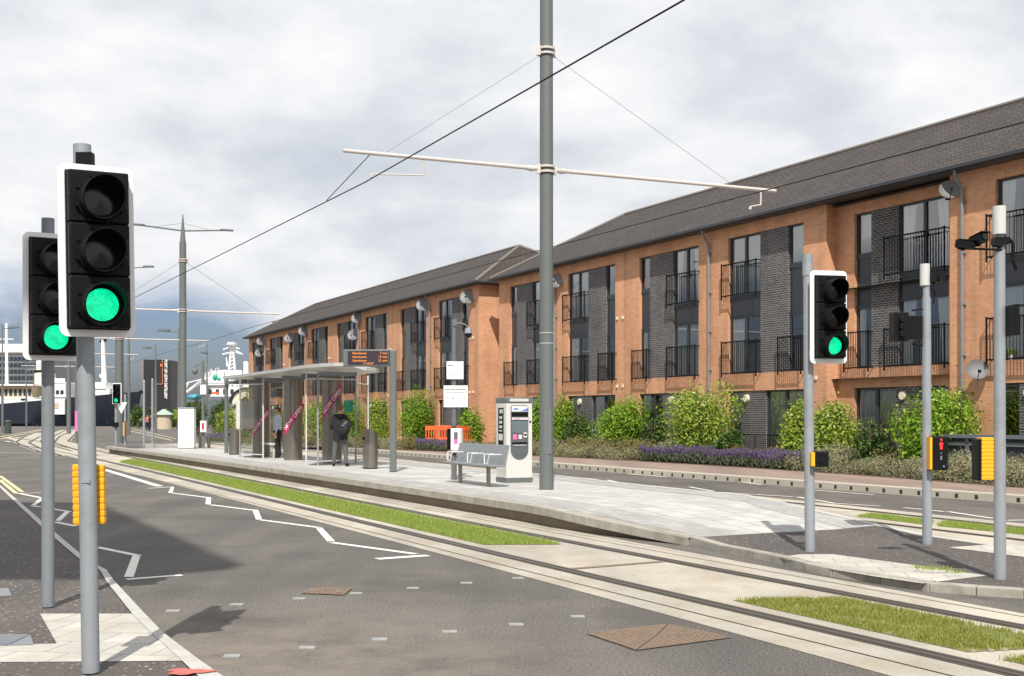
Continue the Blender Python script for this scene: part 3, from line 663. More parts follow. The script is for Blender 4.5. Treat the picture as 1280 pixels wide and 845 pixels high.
def building(name,origin,seq,halfw,label,recess=None,depth=9.1,ridge=11.4,lend=None,seed=1):
    rr=random.Random(seed)
    root=empty(name,origin,UA,label=label,cat='building')
    Lw=sum(halfw);wall=MB();intr=MB();gb=MB()
    holes=[];x=0
    for i,(k,w) in enumerate(zip(seq,halfw)):
        # k: 'R' pipe at left end of the half; 'L' pipe at right end; 'C' = recessed L
        if k=='R': a,b,c,d=1.06,2.86,4.33,5.15
        elif k=='C': a,b,c,d=1.0,3.0,4.14,4.86
        else: a,b,c,d=.76,2.48,4.13,4.85
        def X(t): return (x+t) if k=='R' else (x+w-t)
        y0=.45 if k=='C' else 0.0
        def span(p,q): u,v=X(p),X(q);return (min(u,v),max(u,v))
        up=span(a,d);wd=span(a,b);gr=span(b,c);nr=span(c,d)
        holes.append((up[0],up[1],ZS1,ZH,y0))
        yf=y0+.1
        gp=MB();gp.box(gr[0],gr[1],y0+.03,y0+.2,ZS1,ZH);gp.build('grey_brick_panel',M['gbrick'],root)
        # upper wide column
        cc=rr.choice([0,1,2,3,2,1]);window(root,wd[0],wd[1],ZS2,ZH,yf,1,None,1 if k=='C' else rr.choice([1,2,3,1,4,1]))
        window(root,wd[0],wd[1],ZS1,5.2,yf,1,None,rr.choice([3,1,1,3,2]))
        s=MB();s.box(wd[0],wd[1],yf+.01,yf+.07,5.2,ZS2);s.box(wd[0],wd[1],yf-.03,yf+.01,ZS2-.1,ZS2);s.box(wd[0],wd[1],yf-.02,yf+.01,5.2,5.26);s.build('spandrel_panel',M['spand'],root)
        # narrow column
        window(root,nr[0],nr[1],6.7,ZH,yf,0,None,rr.choice([0,2,4]));window(root,nr[0],nr[1],ZS1,5.1,yf,0,None,rr.choice([0,2,3]))
        s=MB();s.box(nr[0],nr[1],yf+.02,yf+.07,5.1,6.7);s.box(nr[0],nr[1],yf-.01,yf+.02,5.1,5.17);s.box(nr[0],nr[1],yf-.01,yf+.02,6.6,6.7);s.build('spandrel_panel',M['spand'],root)
        e=.12
        if k=='C': railing(root,wd[0]-.35,wd[1]+.03,ZS2,y0);railing(root,wd[0]-.35,wd[1]+.03,ZS1,y0)
        else: railing(root,wd[0]-e,wd[1]+.05,ZS2,y0);railing(root,wd[0]-e,wd[1]+.05,ZS1,y0)
        railing(root,nr[0]-.25,nr[1]+.1,ZS1,y0)
        # ground floor
        g0,g1=span(a,a+.75),span(a+2.1,d);gg=span(a+.75,a+2.1);all_=span(a,d)
        holes.append((all_[0],all_[1],.15,2.6,y0))
        window(root,g0[0],g0[1],.2,2.6,yf,0,None,rr.choice([0,2,2]));window(root,g1[0],g1[1],.2,2.6,yf,1,None,rr.choice([1,2,3,3]))
        gp=MB();gp.box(gg[0],gg[1],y0+.03,y0+.2,.15,2.6);gp.build('grey_brick_panel',M['gbrick'],root)
        lm=MB();xm=gg[0]+.32 ;lm.cyl((xm,y0+.03,2.33),(xm,y0-.06,2.33),.14,.12,14);lm.build('wall_lamp',M['cream'],root)
        xp=X(5.75)
        for dx in ((-.42,.02) if k=='R' else ()):
            for zz in (2.95,5.75): vt=MB();vt.box(xp+dx-.05,xp+dx+.05,y0-.05,y0,zz-.06,zz+.06);vt.build('vent',M['cream'],root)
        # downpipe
        if k=='R' or i==len(seq)-1 and k!='L' or (k in 'LC' and i==len(seq)-1):
            xp=x if k=='R' else x+w
            if k=='R' :
                pm=MB();pm.tube([(xp,-.36,8.5),(xp,-.36,8.3),(xp,-.09,7.95),(xp,-.09,.1)],.045,10)
                for zz in (7.6,6.2,4.8,3.4,2.0): pm.box(xp-.07,xp+.07,-.12,0,zz-.03,zz+.03)
                pm.build('downpipe',M['galvd'],root,smooth=True)
        x+=w
    segs=[(0,Lw,0.0)]
    if recess: segs=[(0,recess[0],0.0),(recess[0],recess[1],.45),(recess[1],Lw,0.0)]
    for (x0,x1,y) in segs:
        wallseg(wall,x0,x1,y,-.1,ZE,[h[:4] for h in holes if h[0]>=x0-.01 and h[1]<=x1+.01])
    if recess:
        for xx in recess: wall.quad((xx,0,-.1),(xx,.45,-.1),(xx,.45,ZE),(xx,0,ZE))
    wall.quad((Lw,0,-.1),(Lw,depth,-.1),(Lw,depth,ZE),(Lw,0,ZE));wall.quad((0,depth,-.1),(0,0,-.1),(0,0,ZE),(0,depth,ZE));wall.quad((Lw,depth,-.1),(0,depth,-.1),(0,depth,ZE),(Lw,depth,ZE))
    # projecting brick string at floor lines
    wall.build('wall',M['brick'],root)
    xj=0
    for k,w in zip(seq,halfw):
        if k=='L' and xj>1: j=MB();j.box(xj-.012,xj+.012,-.003,.0,.0,8.4);j.build('movement_joint',M['ridge'],root)
        xj+=w
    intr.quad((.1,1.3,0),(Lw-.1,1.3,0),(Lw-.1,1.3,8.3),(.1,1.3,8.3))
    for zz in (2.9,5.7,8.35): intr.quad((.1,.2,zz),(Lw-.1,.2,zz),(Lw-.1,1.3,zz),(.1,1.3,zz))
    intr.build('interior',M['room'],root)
    e=.36;h=depth/2+e;rf=MB()
    zE=8.55
    a=(-e,-e,zE);b=(Lw+e,-e,zE);c=(Lw+e,depth+e,zE);d=(-e,depth+e,zE);r0=(-e+h,depth/2,ridge);r1=(Lw+e-h,depth/2,ridge)
    rf.add([a,b,c,d,r0,r1],[(0,1,5,4),(1,2,5),(2,3,4,5),(3,0,4)]);ro=rf.build('roof',M['roof'],root)
    rg=MB()
    for p,q in ((r0,r1),(a,r0),(b,r1),(c,r1),(d,r0)): rg.cyl(Vector(p)+Vector((0,0,.0)),Vector(q)+Vector((0,0,.0)),.09,.09,8)
    rg.build('ridge_tiles',M['ridge'],ro)
    gt=MB();gt.box(-e+.05,Lw+e-.05,-e+.02,depth+e-.05,ZE-.03,ZE+.02)   # soffit
    gt.box(-e,Lw+e,-e-.02,-e+.02,ZE-.03,zE+.0);gt.box(-e,Lw+e,-e-.14,-e-.02,zE-.1,zE+.02);gt.box(Lw+e-.02,Lw+e+.02,-e,depth+e,ZE-.03,zE);gt.box(Lw+e+.02,Lw+e+.14,-e-.14,depth+e,zE-.1,zE+.02)
    gt.build('gutter',M['frame'],root,bevel=.02)
    return root
org=Vector((2.75-.4876*(59.5-52.8),59.5,0));org=Vector((28.46-.487*59.75,59.75,0))
org=Vector((28.46-25.7-0.0,52.8,0)) if False else Vector((28.46-.487*59.75,59.75,0))
bm=building('apartment_building',org+Vector((0,0,0)),['L','R','L','R','C','R','L','R'],[6.07,5.94,5.94,5.94,5.94,5.94,5.94,5.94],
  'nearer three storey orange brick apartment block with dark brick panels and a recessed bay',recess=(24.2,29.3),seed=5)
bl_len=[5.9,5.95,6.0,6.0,6.1,6.1,6.2,6.45]
o2_=Vector((28.11-.487*61.2,61.2,0))
u=Vector((.4376,-.899,0));bb=Vector((.899,.4376,0))
bl=building('apartment_building',o2_-u*sum(bl_len),['L','R','L','R','L','R','L','R'],bl_len,'farther orange brick apartment block with hipped tiled roof behind the tram shelter',ridge=11.25,seed=9)
ch=MB();ch.box(-.3,.5,2.2,3.0,8.4,9.9);ch.box(-.36,.56,2.14,3.06,9.9,10.0);ch.build('chimney',M['ridge'],bl)
# satellite dishes
def dish(par_o,x,y,z,label,r=.34,stem=.5):
    loc=par_o.matrix_basis@Vector((x,y,z)) if False else (Matrix.Translation(par_o.location)@Matrix.Rotation(UA,4,'Z'))@Vector((x,y,z))
    t=empty('satellite_dish',loc,R(-14),label=label,cat='satellite dish',group='satellite dishes fixed to the apartment blocks')
    d=MB();Mx=Matrix.Translation((0,-.3,0))@Matrix.Rotation(R(68),4,'X')
    d.lathe([(.001,0),(r*.5,.02),(r*.85,.06),(r,.09),(r*1.01,.085),(r*.85,.045),(r*.5,.005),(.001,-.015)],22,0,Mx,False);d.build('dish',M['dishg'],t,smooth=True)
    a=MB();a.tube([(0,0,-.1),(0,-.2,-.1),(0,-.28,0)],.02,8);a.tube([(0,-.32,-r*.9),(0,-.75,-.05)],.012,6);a.box(-.04,.04,-.82,-.74,-.08,.0);a.box(-.08,.08,-.01,.02,-.2,.0);a.build('mounting_arm',M['blk'],t)
    return t
def sx(px,off0): 
    Y=28.46/((px-640)/F+.487);return (59.75-Y)/.899
dish(bm,sx(1189,0)-.1,-.0,8.0-.05,'grey satellite dish high on the wall above the recessed bay, under the gutter',.29)
dish(bm,sx(1223,0),-.1,2.95,'grey satellite dish low on the wall beside the downpipe, right of the slim detector pole',.29)
dish(bm,sx(697,0),0,7.75,'satellite dish half hidden behind the tall grey mast on the nearer block',.34)
def sx2(px): 
    Y=28.11/((px-640)/F+.487);return sum(bl_len)-(Y-61.2)/.899
dish(bl,sx2(587),0,7.85,'large pale satellite dish near the right corner of the farther block',.42)
dish(bl,sx2(531),0,7.95,'pale satellite dish under the eaves left of the large corner dish',.4)
dish(bl,sx2(449),0,8.05,'upper satellite dish of the stacked pair above the display board',.4)
dish(bl,sx2(444),0,7.0,'lower satellite dish of the stacked pair above the display board',.4)
dish(bl,sx2(382),0,8.0,'satellite dish under the eaves above the shelter roof, beside a downpipe',.42)
dish(bl,sx2(364),0,7.7,'satellite dish second from the far end pair under the eaves',.42)
dish(bl,sx2(329),0,7.95,'upper of two satellite dishes at the far left end of the farther block',.42)
dish(bl,sx2(327),0,7.0,'lower of two satellite dishes at the far left end of the farther block',.42)
for nm,x_,z_ in (('left of the patio doors',sx(640,0)-.9,2.9),('above the second bush',sx(828,0),3.0)):
    pass
# ------------------------------------------------------------------ vegetation
def leafcloud(n,rad,seed,size,lobes=7,flat_=.0,asp=.5,shell=.55):
    r=random.Random(seed);vs=[];fs=[]
    rx,ry,rz=rad
    L=[(r.uniform(-.45,.45)*rx,r.uniform(-.45,.45)*ry,r.uniform(.3,1.15)*rz,r.uniform(.42,.68)) for _ in range(lobes)]
    for k in range(n):
        lx,ly,lz,ls=L[r.randrange(lobes)]
        th=r.uniform(0,2*PI);cz=r.uniform(-1,1);q=math.sqrt(1-cz*cz)
        if r.random()<.05: ls*=1.25
        rr=ls*(shell+(1-shell)*r.random()**.6)*(1+.11*r.gauss(0,.7))
        p=Vector((lx+q*math.cos(th)*rr*rx,ly+q*math.sin(th)*rr*ry,max(.02,lz+cz*rr*rz)))
        nr=Vector((q*math.cos(th),q*math.sin(th),cz+.3)).normalized();nr=(nr+Vector((r.gauss(0,.55),r.gauss(0,.55),r.gauss(0,.55)))).normalized()
        t=nr.cross(Vector((r.gauss(0,1),r.gauss(0,1),r.gauss(0,1)))).normalized();w=nr.cross(t)
        s=size*r.uniform(.6,1.3);b=len(vs)
        vs+=[p-t*s,p-w*s*asp+nr*s*.15,p+t*s,p+w*s*asp+nr*s*.15];fs.append((b,b+1,b+2,b+3))
    return [tuple(v) for v in vs],fs
def stems(rad,seed,n=9):
    r=random.Random(seed);o=MB()
    for i in range(n):
        a=r.uniform(0,2*PI);x,y=math.cos(a)*rad[0]*.5,math.sin(a)*rad[1]*.5
        o.tube([(x*.15,y*.15,-.05),(x*.6,y*.6,rad[2]*.7),(x,y,rad[2]*1.3)],.015,6)
    return o
def bush_proto(name,label,cat,group,mt,n,rad,seed,size,fl=None,**kw):
    t=empty(name,(0,0,0),0,label=label,cat=cat,group=group)
    vs,fs=leafcloud(n,rad,seed,size,**kw);o=MB();o.add(vs,fs)
    o.build('foliage',mt,t);stems(rad,seed).build('stem',M['bark'],t)
    if fl:
        vs,fs=leafcloud(fl,rad,seed+50,.028,**dict(kw,shell=1.0));o=MB();o.add(vs,[f for f in fs]);o.build('flowers',M['yfl'],t)
    return t
def place(proto,first,px,Y,z,sc_,rz,label=None,sz=None):
    c=proto if first else copy_tree(proto);p=AT(px,Y,z);c.location=p;c.rotation_euler=(0,0,rz);c.scale=sc_
    if label:c['label']=label
    return c
def rowY(px,d):   # depth just behind the footway edge
    # intersect view ray with bf
    lo,hi=12,90
    t=(px-640)/F
    for _ in range(40):
        mid=(lo+hi)/2
        if bf(mid)>t*mid: lo=mid
        else: hi=mid
    return mid+d
# tall laurels
LG='tall evergreen bushes in front of the apartment blocks'
def laur(px0,px1,ytop,ybot,mt,label,seed,back=None,n=3200):
    pc=(px0+px1)/2;Y=back;w=(px1-px0)/F*Y;h=ZAT(ytop,Y)-.15
    rad=(w/2/.80,w/2/.95,h/1.5)
    t=bush_proto('laurel_bush',label,'bush',LG,mt,int(n*2.8),rad,seed,.06,lobes=13,shell=.35)
    t.location=AT(pc,Y,.12);return t
def byY(px): return 28.46/((px-640)/F+.487)
def byY2(px): return 28.11/((px-640)/F+.487)
laur(1115,1222,489,560,M['laurel'],'bright green laurel bush behind the slim detector pole, beside the grey bin store',11,byY(1165)-2.3,4200)
laur(1012,1076,497,550,M['laurely'],'yellow green bush just right of the signal pole on the island',12,byY(1045)-1.8)
laur(976,1024,505,553,M['laurely'],'yellow green bush half behind the island signal pole, left of the yellow chair',13,byY(1000)-2.0,2600)
laur(836,922,486,548,M['laurely'],'large yellow green variegated bush at the end of the lavender',14,byY(880)-2.4,4600)
laur(736,803,497,545,M['laurel'],'round bright green bush between the tall mast and the curtained patio doors',15,byY(768)-2.2,3600)
laur(692,718,500,545,M['laurel'],'narrow green bush immediately right of the tall mast',16,byY(706)-2.0,1800)
laur(660,690,498,545,M['laurel'],'green bush between the ticket machine and the tall mast',17,byY(676)-2.0,2200)
laur(575,607,512,543,M['laurel'],'small round bush behind the orange barriers',18,byY2(590)-1.5,1800)
laur(497,548,490,540,M['laurel'],'tall green bush between the display post and the notice post',19,byY2(522)-2.4,3200)
laur(459,488,500,540,M['laurely'],'green bush just left of the display post',20,byY2(474)-2.6,2200)
laur(424,455,505,545,M['laurel'],'green bush seen through the shelter beside the waiting man in black',21,byY2(440)-3,2200)
laur(376,412,505,545,M['laurely'],'yellow green bush seen between the two middle steel shelter columns',22,byY2(394)-4,2200)
laur(340,368,505,545,M['laurel'],'green bush seen behind the man in the pale shirt',23,byY2(352)-6,1800)
laur(268,300,512,533,M['laurely'],'low rounded yellow green bush behind the left shelter post',24,82,1500)
laur(300,345,497,533,M['laureld'],'dark bush behind the left end of the shelter',25,88,2200)
laur(262,286,500,533,M['laureld'],'dark bush left of the shelter, behind the camera post',26,92,1500)
laur(236,258,502,533,M['laureld'],'dark green bush between the white cabinet and the camera post',27,96,1500)
laur(704,738,514,549,M['laureld'],'darker low bush between the tall mast and the round bright bush',41,byY(722)-2.6,1500)
laur(800,836,519,550,M['laureld'],'sparse dark low shrub in front of the curtained patio doors',42,byY(818)-3.0,700)
laur(1068,1110,520,556,M['laureld'],'low dark shrub in front of the open patio doors',43,byY(1090)-3.2,700)
laur(896,930,530,553,M['laureld'],'small dark shrub at the foot of the variegated bush',28,byY(912)-3.2,1500)
# low silver shrubs
SG='low silver leaved shrubs along the front of the planting bed'
proto=[]
for k in range(4):
    proto.append(bush_proto('low_shrub','x','shrub',SG,[M['silver'],M['silver'],M['olive'],M['rfol']][k],2600,(.75,.6,.36),31+k,.032,fl=26 if k!=3 else None,lobes=10,shell=.6,asp=.4))
used=[False]*4
def low(px,d,k,s=1.0,lab='',h=1.0):
    Y=rowY(px,d);place(proto[k],not used[k],px,Y,.12,(s,s,s*h),rnd.uniform(0,6),lab);used[k]=True
A1='low silver grey shrub with yellow flowers in the bed right of the island signal pole'
A2='low silver grey shrub with yellow flowers between the tall mast and the lavender'
A3='low olive shrub in the second row behind the silver shrubs and lavender'
A4='low grey green shrub in the bed behind the bench and the platform posts'
A5='russet leaved low shrub behind the lavender'
px=1010
while px<1330: low(px,.75+rnd.uniform(-.1,.15),rnd.choice([0,1]),rnd.uniform(.85,1.1),A1,1.05);px+=34
px=1030
while px<1330: low(px,1.9,rnd.choice([0,1,2]),rnd.uniform(.95,1.2),A3,1.25);px+=40
px=640
while px<790: low(px,.7+rnd.uniform(-.1,.2),rnd.choice([0,1]),rnd.uniform(.85,1.1),A2);px+=24
px=640
while px<850: low(px,2.0,rnd.choice([0,2,2]),rnd.uniform(1.0,1.3),A3,1.15);px+=28
px=840
while px<1010: low(px,2.4,3,rnd.uniform(.9,1.2),A5,1.0);px+=26
px=470
while px<640:
    if not 520<px<556: low(px,1.0,rnd.choice([0,1,2]),rnd.uniform(.9,1.2),A4)
    px+=21
px=300
while px<470: low(px,2.0,rnd.choice([2,2,1]),rnd.uniform(1.0,1.3),A4);px+=22
# lavender drifts: stuff
def lavender(pxa,pxb,d0,d1,label,n):
    vs=[];fs=[];ms=[];r=random.Random(int(pxa))
    for k in range(n):
        px=r.uniform(pxa,pxb);Y=rowY(px,0)+d0+(d1-d0)*r.random();p=AT(px,Y,.14)
        hh=.46+.18*noise.noise(Vector((p.x*1.7,p.y*1.7,3)))+.05*noise.noise(Vector((p.x*6,p.y*6,3)))
        z=hh*r.random()**.55;fl=z>hh*.62 and r.random()<.85
        a=r.uniform(0,2*PI);s=.024 if fl else .035;dx,dy=math.cos(a)*s*.45,math.sin(a)*s*.45;lx,ly=r.gauss(0,.02),r.gauss(0,.02);b=len(vs)
        q=p+Vector((r.gauss(0,.02),r.gauss(0,.02),z))
        vs+=[tuple(q+Vector((-dx,-dy,0))),tuple(q+Vector((dx,dy,0))),tuple(q+Vector((dx*.4+lx,dy*.4+ly,s*2.2))),tuple(q+Vector((-dx*.4+lx,-dy*.4+ly,s*2.2)))]
        fs.append((b,b+1,b+2,b+3));ms.append(1 if fl else 0)
    o=MB();o.v=vs;o.f=fs;o.m=ms
    return o.build('lavender',[M['lavg'],M['lav']],kind='stuff',label=label,cat='lavender')
lavender(800,1003,.25,1.9,'long drift of purple lavender along the footway left of the island signal pole',60000)
lavender(520,560,.3,1.6,'short drift of purple lavender in front of the orange barriers',7000)
lavender(258,286,.3,3.0,'patch of dusky planting near the camera post left of the shelter',3000)
# black garden railing + bin store
def gardenrail(px0,px1,d,h,label):
    n=int((px1-px0)/3)+2;o=MB()
    a=AT(px0,byY(px0)-d);b=AT(px1,byY(px1)-d);Lr=(b-a).length;k=int(Lr/.11)
    for zz in (.35,h): o.cyl(a+Vector((0,0,zz)),b+Vector((0,0,zz)),.018,n=6)
    for i in range(k+1):
        p=a.lerp(b,i/k);o.cyl((p.x,p.y,.1),(p.x,p.y,h),.008 if i%16 else .022,n=5)
    return o.build('garden_railing',M['blk'],label=label,cat='railing')
gardenrail(690,830,1.3,1.1,'low black garden railing in front of the curtained patio doors')
gardenrail(905,1112,1.3,1.1,'low black garden railing between the variegated bush and the laurel behind the detector pole')
bs=empty('bin_store',AT(1173,byY(1173)-2.4,.12),UA,label='dark grey timber bin store enclosure behind the right hand poles',cat='bin store')
Lb_=(AT(1330,byY(1330)-2.4)-AT(1173,byY(1173)-2.4)).length
o=MB()
k=int(Lb_/.14)
for i in range(k): o.box(i*.14,i*.14+.125,0,.03,.1,1.05)
o.build('board_panel',mat('bin_store_boards',(.05,.055,.065),.6,var=.2),bs)
o=MB();o.box(-.05,Lb_,-.12,.12,1.05,1.14);o.box(-.05,Lb_,-.06,.0,.86,.95)
for i in range(5): o.box(i*Lb_/4-.05,i*Lb_/4+.05,-.06,.1,0,1.12)
o.build('rail',M['offc'],bs)
# yellow garden chair + orange thing on patio
ch=empty('garden_chair',AT(1082,byY(1082)-.9,.15),UA+.4,label='small yellow metal garden chair outside the open patio doors',cat='chair')
o=MB()
for z in (.62,.7,.78): o.box(-.2,.2,.18,.2,z,z+.05)
o.build('backrest',M['yel'],ch);o=MB();o.box(-.2,.2,-.2,.2,.43,.46);o.build('seat',M['yel'],ch)
for a in (-.18,.18):
    for b in (-.18,.18): MB().cyl((a,b,0),(a,b,.82 if b>0 else .45),.012,n=8).build('leg',M['yel'],ch)
for px,lb in ((1253,'left'),(1262,'right')):
    Yp_=byY(px);t=empty('flower_pot',AT(px,Yp_,3.2)+Vector((.045,.02,0)),0,label='small pot plant on the rightmost first floor balcony, %s one of two'%lb,cat='pot plant',group='pots on the rightmost balcony')
    o=MB();o.lathe([(.05,0),(.07,.14),(.075,.14)],12);o.build('pot',M['offwhite'],t);vs,fs=leafcloud(160,(.1,.1,.12),px,.03,lobes=3);o=MB();o.add(vs,fs,0,Matrix.Translation((0,0,.12)));o.build('leaves',M['laurel'],t)
# orange barriers on footway
bp=None
for i,(px,Y,rz,lb) in enumerate(((546,62,-.2,'orange plastic barrier panel left of the notice post'),(584,60,.9,'orange plastic barrier panel right of the notice post'),(560,64,-.1,'orange plastic barrier panel directly behind the notice post'))):
    t=empty('barrier',AT(px,Y,.15),rz,label=lb,cat='barrier',group='orange barriers in the planting bed')
    o=MB();w=.62
    o.box(-w,w,-.03,.03,.82,1.05);o.box(-w,w,-.03,.03,.25,.42);
    for k in range(9): x=-w+.05+k*(2*w-.1)/8;o.box(x-.025,x+.025,-.025,.025,.42,.82)
    o.build('panel',M['orange'],t,bevel=.01)
    for sx_ in (-.4,.4): MB().box(sx_-.06,sx_+.06,-.25,.25,0,.25).build('foot',M['blk'],t)
# ------------------------------------------------------------------ traffic signals
def visor(mb,cx,cz,r,y0,Lt,Lb,mi=0,th=.006,M=None):
    n=32;vs=[];fs=[]
    for i in range(n):
        t=2*PI*i/n;L=Lb+(Lt-Lb)*((1+math.sin(t))/2)**.8
        for rr in (r,r-th):
            vs.append((cx+rr*math.cos(t),y0,cz+rr*math.sin(t)));vs.append((cx+rr*.96*math.cos(t),y0-L,cz+rr*.96*math.sin(t)))
    for i in range(n):
        j=(i+1)%n;a=4*i;b=4*j
        fs+=[(a,a+1,b+1,b),(a+2,b+2,b+3,a+3),(a+1,a+3,b+3,b+1)]
    mb.add(vs,fs,mi,M)
def sighead(root,cx,cy,cz,yaw,w=.385,h=1.01,board=True,bw=.475,bh=1.11,rot=0):
    """three-aspect head; lowest lamp green"""
    e=bpy.data.objects.new('signal_head',None)
    MM=Matrix.Translation((cx,cy,cz))@Matrix.Rotation(yaw,4,'Z')
    if board:
        o=MB();o.prism(rrect(bw,bh,.055),-.008,.008,0,MM@XZ);o.build('backing_board',M['white'],root)
    b=MB();m=h/3
    for i in range(3):
        z=h/2-m*(i+.5);b.add(*_bx(-w/2,w/2,-.105,-.012,z-m/2+.003,z+m/2-.003),0,MM)
    b.add(*_bx(-w/2-.008,w/2+.008,-.045,-.01,-h/2-.006,h/2+.006),0,MM)
    hd=b.build('signal_head',M['blk'],root,bevel=.01)
    for i in range(3):
        z=h/2-m*(i+.5)-.022;v=MB();r=.136
        v.cyl((0,-.105,z),(0,-.13,z),r+.012,r+.008,32,0,True,MM)
        for q in range(8):
            a=2*PI*q/8+.3;v.cyl(((r+.016)*math.cos(a),-.105,z+(r+.016)*math.sin(a)),((r+.016)*math.cos(a),-.14,z+(r+.016)*math.sin(a)),.009,n=8,M=MM)
        visor(v,0,z,r,-.13,.20,.06,0,.006,MM);v.build('visor',M['blk2'],hd,smooth=True)
        l=MB();vs=[(0,-.148,z)];fs=[];rr=.104;n=28
        for k in range(n): vs.append((rr*math.cos(2*PI*k/n),-.136,z+rr*math.sin(2*PI*k/n)))
        fs=[(0,1+k,1+(k+1)%n) for k in range(n)];l.add(vs,fs,0,MM);l.build('lens',M['green'] if i==2 else M['lens'],hd)
    return hd
def _bx(x0,x1,y0,y1,z0,z1): return ([(x0,y0,z0),(x1,y0,z0),(x1,y1,z0),(x0,y1,z0),(x0,y0,z1),(x1,y0,z1),(x1,y1,z1),(x0,y1,z1)],[(0,3,2,1),(4,5,6,7),(0,1,5,4),(1,2,6,5),(2,3,7,6),(3,0,4,7)])
def ribbox(root,x0,x1,y0,y1,z0,z1,n,name='button_unit_side'):
    o=MB();h=(z1-z0)/n
    for i in range(n):
        o.box(x0+.003,x1-.003,y0+.003,y1-.003,z0+i*h,z0+(i+1)*h);o.box(x0,x1,y0,y1,z0+i*h+.01,z0+(i+1)*h-.004)
    return o.build(name,M['yel'],root,bevel=.003)
def pole_top(px,ytop,Y): return ZAT(ytop,Y)
# nearest signal
P=G(113.5,840,.06);Yp=P.y;s1=empty('traffic_signal',P,0,label='nearest traffic signal showing green, with large white bordered head at the left kerb',cat='traffic signal',group='traffic signals showing green')
s1.rotation_euler=(0,R(-.95),0)
sc1=F/Yp
def zz(py): return ZAT(py,Yp)-.06
o=MB();o.cyl((0,0,0),(0,0,zz(181)),.057,n=32);o.box(-.02,.035,-.062,-.05,zz(603),zz(599));o.build('pole',M['galv'],s1,smooth=True)
dz=(zz(213)+zz(422))/2
sighead(s1,.125,-.12,dz,R(31),.375,1.01,True,.475,1.11)
o=MB();o.box(.0,.105,-.13,-.06,zz(213)-.02,zz(195));o.build('detector',M['blk'],s1,bevel=.005)
o=MB();o.box(-.03,.03,-.11,-.04,zz(262),zz(255));o.box(-.03,.03,-.11,-.04,zz(395),zz(388));o.cyl((0,0,zz(262)),(0,0,zz(254)),.066,n=24);o.cyl((0,0,zz(396)),(0,0,zz(388)),.066,n=24);o.build('bracket',M['alu'],s1)
o=MB();o.box(-.06,.04,.07,.13,zz(655),zz(584));o.build('push_button_unit',M['blk'],s1,bevel=.01)
ribbox(s1,-.125,-.045,.062,.135,zz(657),zz(581),9);ribbox(s1,.035,.085,.062,.11,zz(656),zz(582),9)
# second signal
P=G(60,758,.06);Yp=P.y;s2=empty('traffic_signal',P,0,label='second traffic signal showing green, partly hidden behind the nearest one at far left',cat='traffic signal',group='traffic signals showing green')
o=MB();o.cyl((0,0,0),(0,0,zz(273)),.055,n=32);o.build('pole',M['galvd'],s2,smooth=True)
sighead(s2,.085,-.12,(zz(296)+zz(450))/2,R(33),.385,1.01,True,.49,1.11)
o=MB()
for y_ in (335,430): o.cyl((0,0,zz(y_)),(0,0,zz(y_-6)),.064,n=24);o.box(-.03,.03,-.11,-.04,zz(y_),zz(y_-6))
o.build('bracket',M['alu'],s2)
# island signal
P=Gi(1012.5,690);Yp=P.y;s3=empty('traffic_signal',P,0,label='traffic signal showing green on the right hand island, with a small push button box',cat='traffic signal',group='traffic signals showing green')
b0=P.z
def zz(py): return ZAT(py,Yp)-b0
o=MB();o.cyl((-.0,0,0),(-.03,0,zz(318)),.062,.058,n=28);o.cyl((-.03,0,zz(345)),(-.03,0,zz(318)),.064,n=28);o.build('pole',M['galv'],s3,smooth=True)
sighead(s3,.19,-.13,(zz(338)+zz(457))/2,R(12),.37,1.0,True,.48,1.13)
o=MB();o.box(-.03,.1,-.12,-.04,zz(360),zz(354));o.box(-.03,.1,-.12,-.04,zz(445),zz(439));o.build('bracket',M['alu'],s3)
o=MB();o.box(.02,.19,-.16,.02,zz(583),zz(564));o.cyl((.1,-.16,zz(577)),(.1,-.175,zz(577)),.018,n=12);o.build('push_button_unit',M['blk'],s3,bevel=.012)
o=MB();o.box(-.02,.02,-.16,.02,zz(582),zz(565));o.build('button_unit_side',M['yel'],s3)
# slim pole 1158
P=Gi(1159,681);Yp=P.y;b0=P.z
s4=empty('signal_pole',P,0,label='slim grey pole with a black signal box and a red man push button unit',cat='signal pole')
o=MB();o.cyl((0,0,0),(-.01,0,zz(372)),.062,.055,24);o.cyl((-.01,0,zz(372)),(-.015,0,zz(350)),.045,.04,20);o.build('pole',M['galv'],s4,smooth=True)
o=MB();o.cyl((-.03,0,zz(357)),(-.03,0,zz(330)),.062,n=24);o.build('pole_cap',M['alu'],s4,smooth=True)
o=MB();o.box(-.46,-.27,-.1,.12,zz(427),zz(391));o.box(-.27,-.08,-.06,.1,zz(424),zz(395))
for i in range(3): o.cyl((-.365,-.1,zz(400+i*9)),(-.365,-.16,zz(400+i*9)),.035,.04,16)
o.tube([(-.2,0,zz(388)),(-.05,0,zz(386))],.014,8);o.tube([(-.2,0,zz(430)),(-.05,0,zz(432))],.014,8);o.build('signal_head',M['blk'],s4,bevel=.008)
o=MB();o.box(.05,.2,-.12,.02,zz(353),zz(341));o.tube([(0,0,zz(358)),(.1,0,zz(352))],.02,8);o.cyl((.13,-.12,zz(349)),(.13,-.2,zz(349)),.04,.05,14);o.tube([(.05,0,zz(360)),(.1,0,zz(366)),(.08,0,zz(380))],.01,6);o.build('detector_camera',M['blk'],s4)
o=MB();o.box(.0,.2,-.2,-.05,zz(587),zz(545));o.build('push_button_unit',M['blk'],s4,bevel=.015)
o=MB();o.box(-.03,.0,-.19,-.05,zz(586),zz(546));o.build('button_unit_side',M['yel'],s4)
